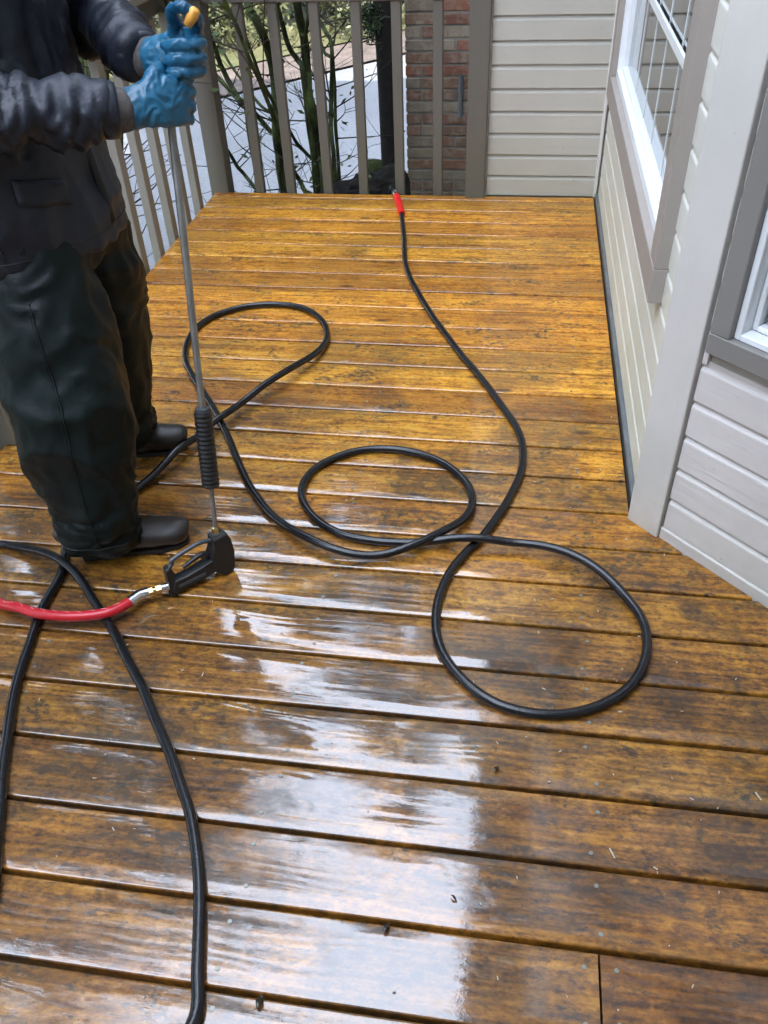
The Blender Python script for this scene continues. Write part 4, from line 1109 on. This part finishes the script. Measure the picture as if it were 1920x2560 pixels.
tl = ['conifer behind the bushes at far left of the verge', 'conifer behind the left half of the far railing', 'conifer behind the middle of the far railing', 'conifer behind the brick chimney', 'conifer standing beyond the house', 'unseen conifer added past the driveway to block sky at left', 'unseen conifer added left of the deck to block sky', 'tall conifer at the back on the left', 'tall conifer at the back in the middle', 'unseen conifer level with the worker, added to block sky', 'unseen conifer nearest the house front, added to block sky']
kids = list(proto.children)
for i, ((x, y, s), l) in enumerate(zip(spots, tl)):
    if i == 0: r = proto; 
    else:
        r = proto.copy(); C.objects.link(r)
        for k_ in kids: c = k_.copy(); C.objects.link(c); c.parent = r
    r.location = (x, y, GZ); r.rotation_euler = (0, 0, i*1.9); r.scale = (s, s, s*.95); tag(r, l, 'tree', 'trees beyond the deck')
# unseen broad-leaved tree, its sparse crown added to dim the sky reflection at left
t2 = empty('added_deciduous_tree', (-3.3, 2.6, GZ)); tag(t2, 'unseen open crowned tree added left of the deck to dim the sky reflection', 'tree', 'trees beyond the deck')
trunk(t2, 6.0, .13, .07, M['moss'], 2)
rg = np.random.default_rng(77); lc = []; bo_ = MB()
for _ in range(42):
    a = np.array((0,0,rg.uniform(3.6,6.0))); d = np.array((rg.normal()*.9+.35, rg.normal()*.9, rg.uniform(.1,.9))); d /= np.linalg.norm(d); L_ = rg.uniform(1.0,2.5)
    q = spline(np.array([a, a+d*L_*.5+[0,0,.1], a+d*L_]), 5); bo_.tube(q, np.linspace(.035,.008,len(q)), 5, cap=False)
    for q_ in q[3:]:
        lc.append(q_ + rg.normal(size=(30,3))*.22)
bo_.obj('branch', M['bark'], t2)
V, Fq = leaves(np.concatenate(lc), .055, .5, .2); fast_mesh('crown', V, Fq, M['leaf_dec'], t2)

# ------------------------------------------------------------------ litter on the boards
db = MB()
def chip(x, y, L, w, h, ang, tilt=0):
    c, s = math.cos(ang), math.sin(ang)
    v = [(x+c*a*L-s*b*w, y+s*a*L+c*b*w, .0012+hh*h+a*tilt) for a in (-.5,.5) for b in (-.5,.5) for hh in (0,1)]
    db.add(v, [(0,1,3,2),(4,6,7,5),(0,4,5,1),(2,3,7,6),(0,2,6,4),(1,5,7,3)])
for i in range(330):
    y = random.uniform(.35, 3.9)**1.0; x = random.uniform(-1.4, min(.33 if y > 1.78 else bay_x(y)-.03, .9))
    if random.random() < .45: x = random.uniform(.0, .8) if y < 1.5 else x
    if y > 1.77 and x > .33: continue
    if y <= 1.77 and x > bay_x(y)-.03: continue
    chip(x, y, random.uniform(.002,.009), random.uniform(.001,.0025), random.uniform(.0004,.0015), random.uniform(0, 3.1))
for u, v_, L in ((1530,2135,.020),(1895,1992,.018),(1565,1350,.008)):
    p = at_z(u, v_); chip(p[0], p[1], L, .0028, .002, 2.0)
o = db.obj('wood_chips', M['chip']); o['kind'] = 'stuff'; o['label'] = 'pale wood fibres and chips strewn over the wet boards'; o['category'] = 'debris'
def leafscrap(u, v_, L, w, ang, label):
    p = at_z(u, v_); n = 7; vv = []; L *= .75; w *= .7
    for i in range(n):
        t_ = i/(n-1); ww = w*math.sin(math.pi*min(.97, max(.06, t_)))**.8*.5; zc_ = .003+.004*math.sin(t_*5)
        vv += [((t_-.5)*L, -ww, zc_+.003), ((t_-.5)*L, 0, zc_), ((t_-.5)*L, ww, zc_+.002)]
    f = [(i*3+j, (i+1)*3+j, (i+1)*3+j+1, i*3+j+1) for i in range(n-1) for j in (0,1)]
    vb = [(a, b, c-.0008) for a, b, c in vv]; f2 = [tuple(x+len(vv) for x in q[::-1]) for q in f]
    o_ = mesh_obj('leaf_scrap', vv+vb, f+f2, M['leafscrap'], smooth=True); o_.location = (p[0], p[1], .001); o_.rotation_euler = (0, 0, ang); tag(o_, label, 'leaf', 'leaf scraps on the deck'); return o_
leafscrap(967, 2320, .026, .012, 1.2, 'dark leaf scrap lying in the bright sky reflection below a board gap')
leafscrap(650, 2506, .030, .016, 1.5, 'dark leaf scrap at the bottom of the deck near the black hose')
leafscrap(1240, 1925, .024, .012, 1.1, 'dark leaf scrap at the right edge of the bright sky reflection')
leafscrap(1135, 2248, .018, .006, -.6, 'small brown leaf scrap on the pale reflecting board')
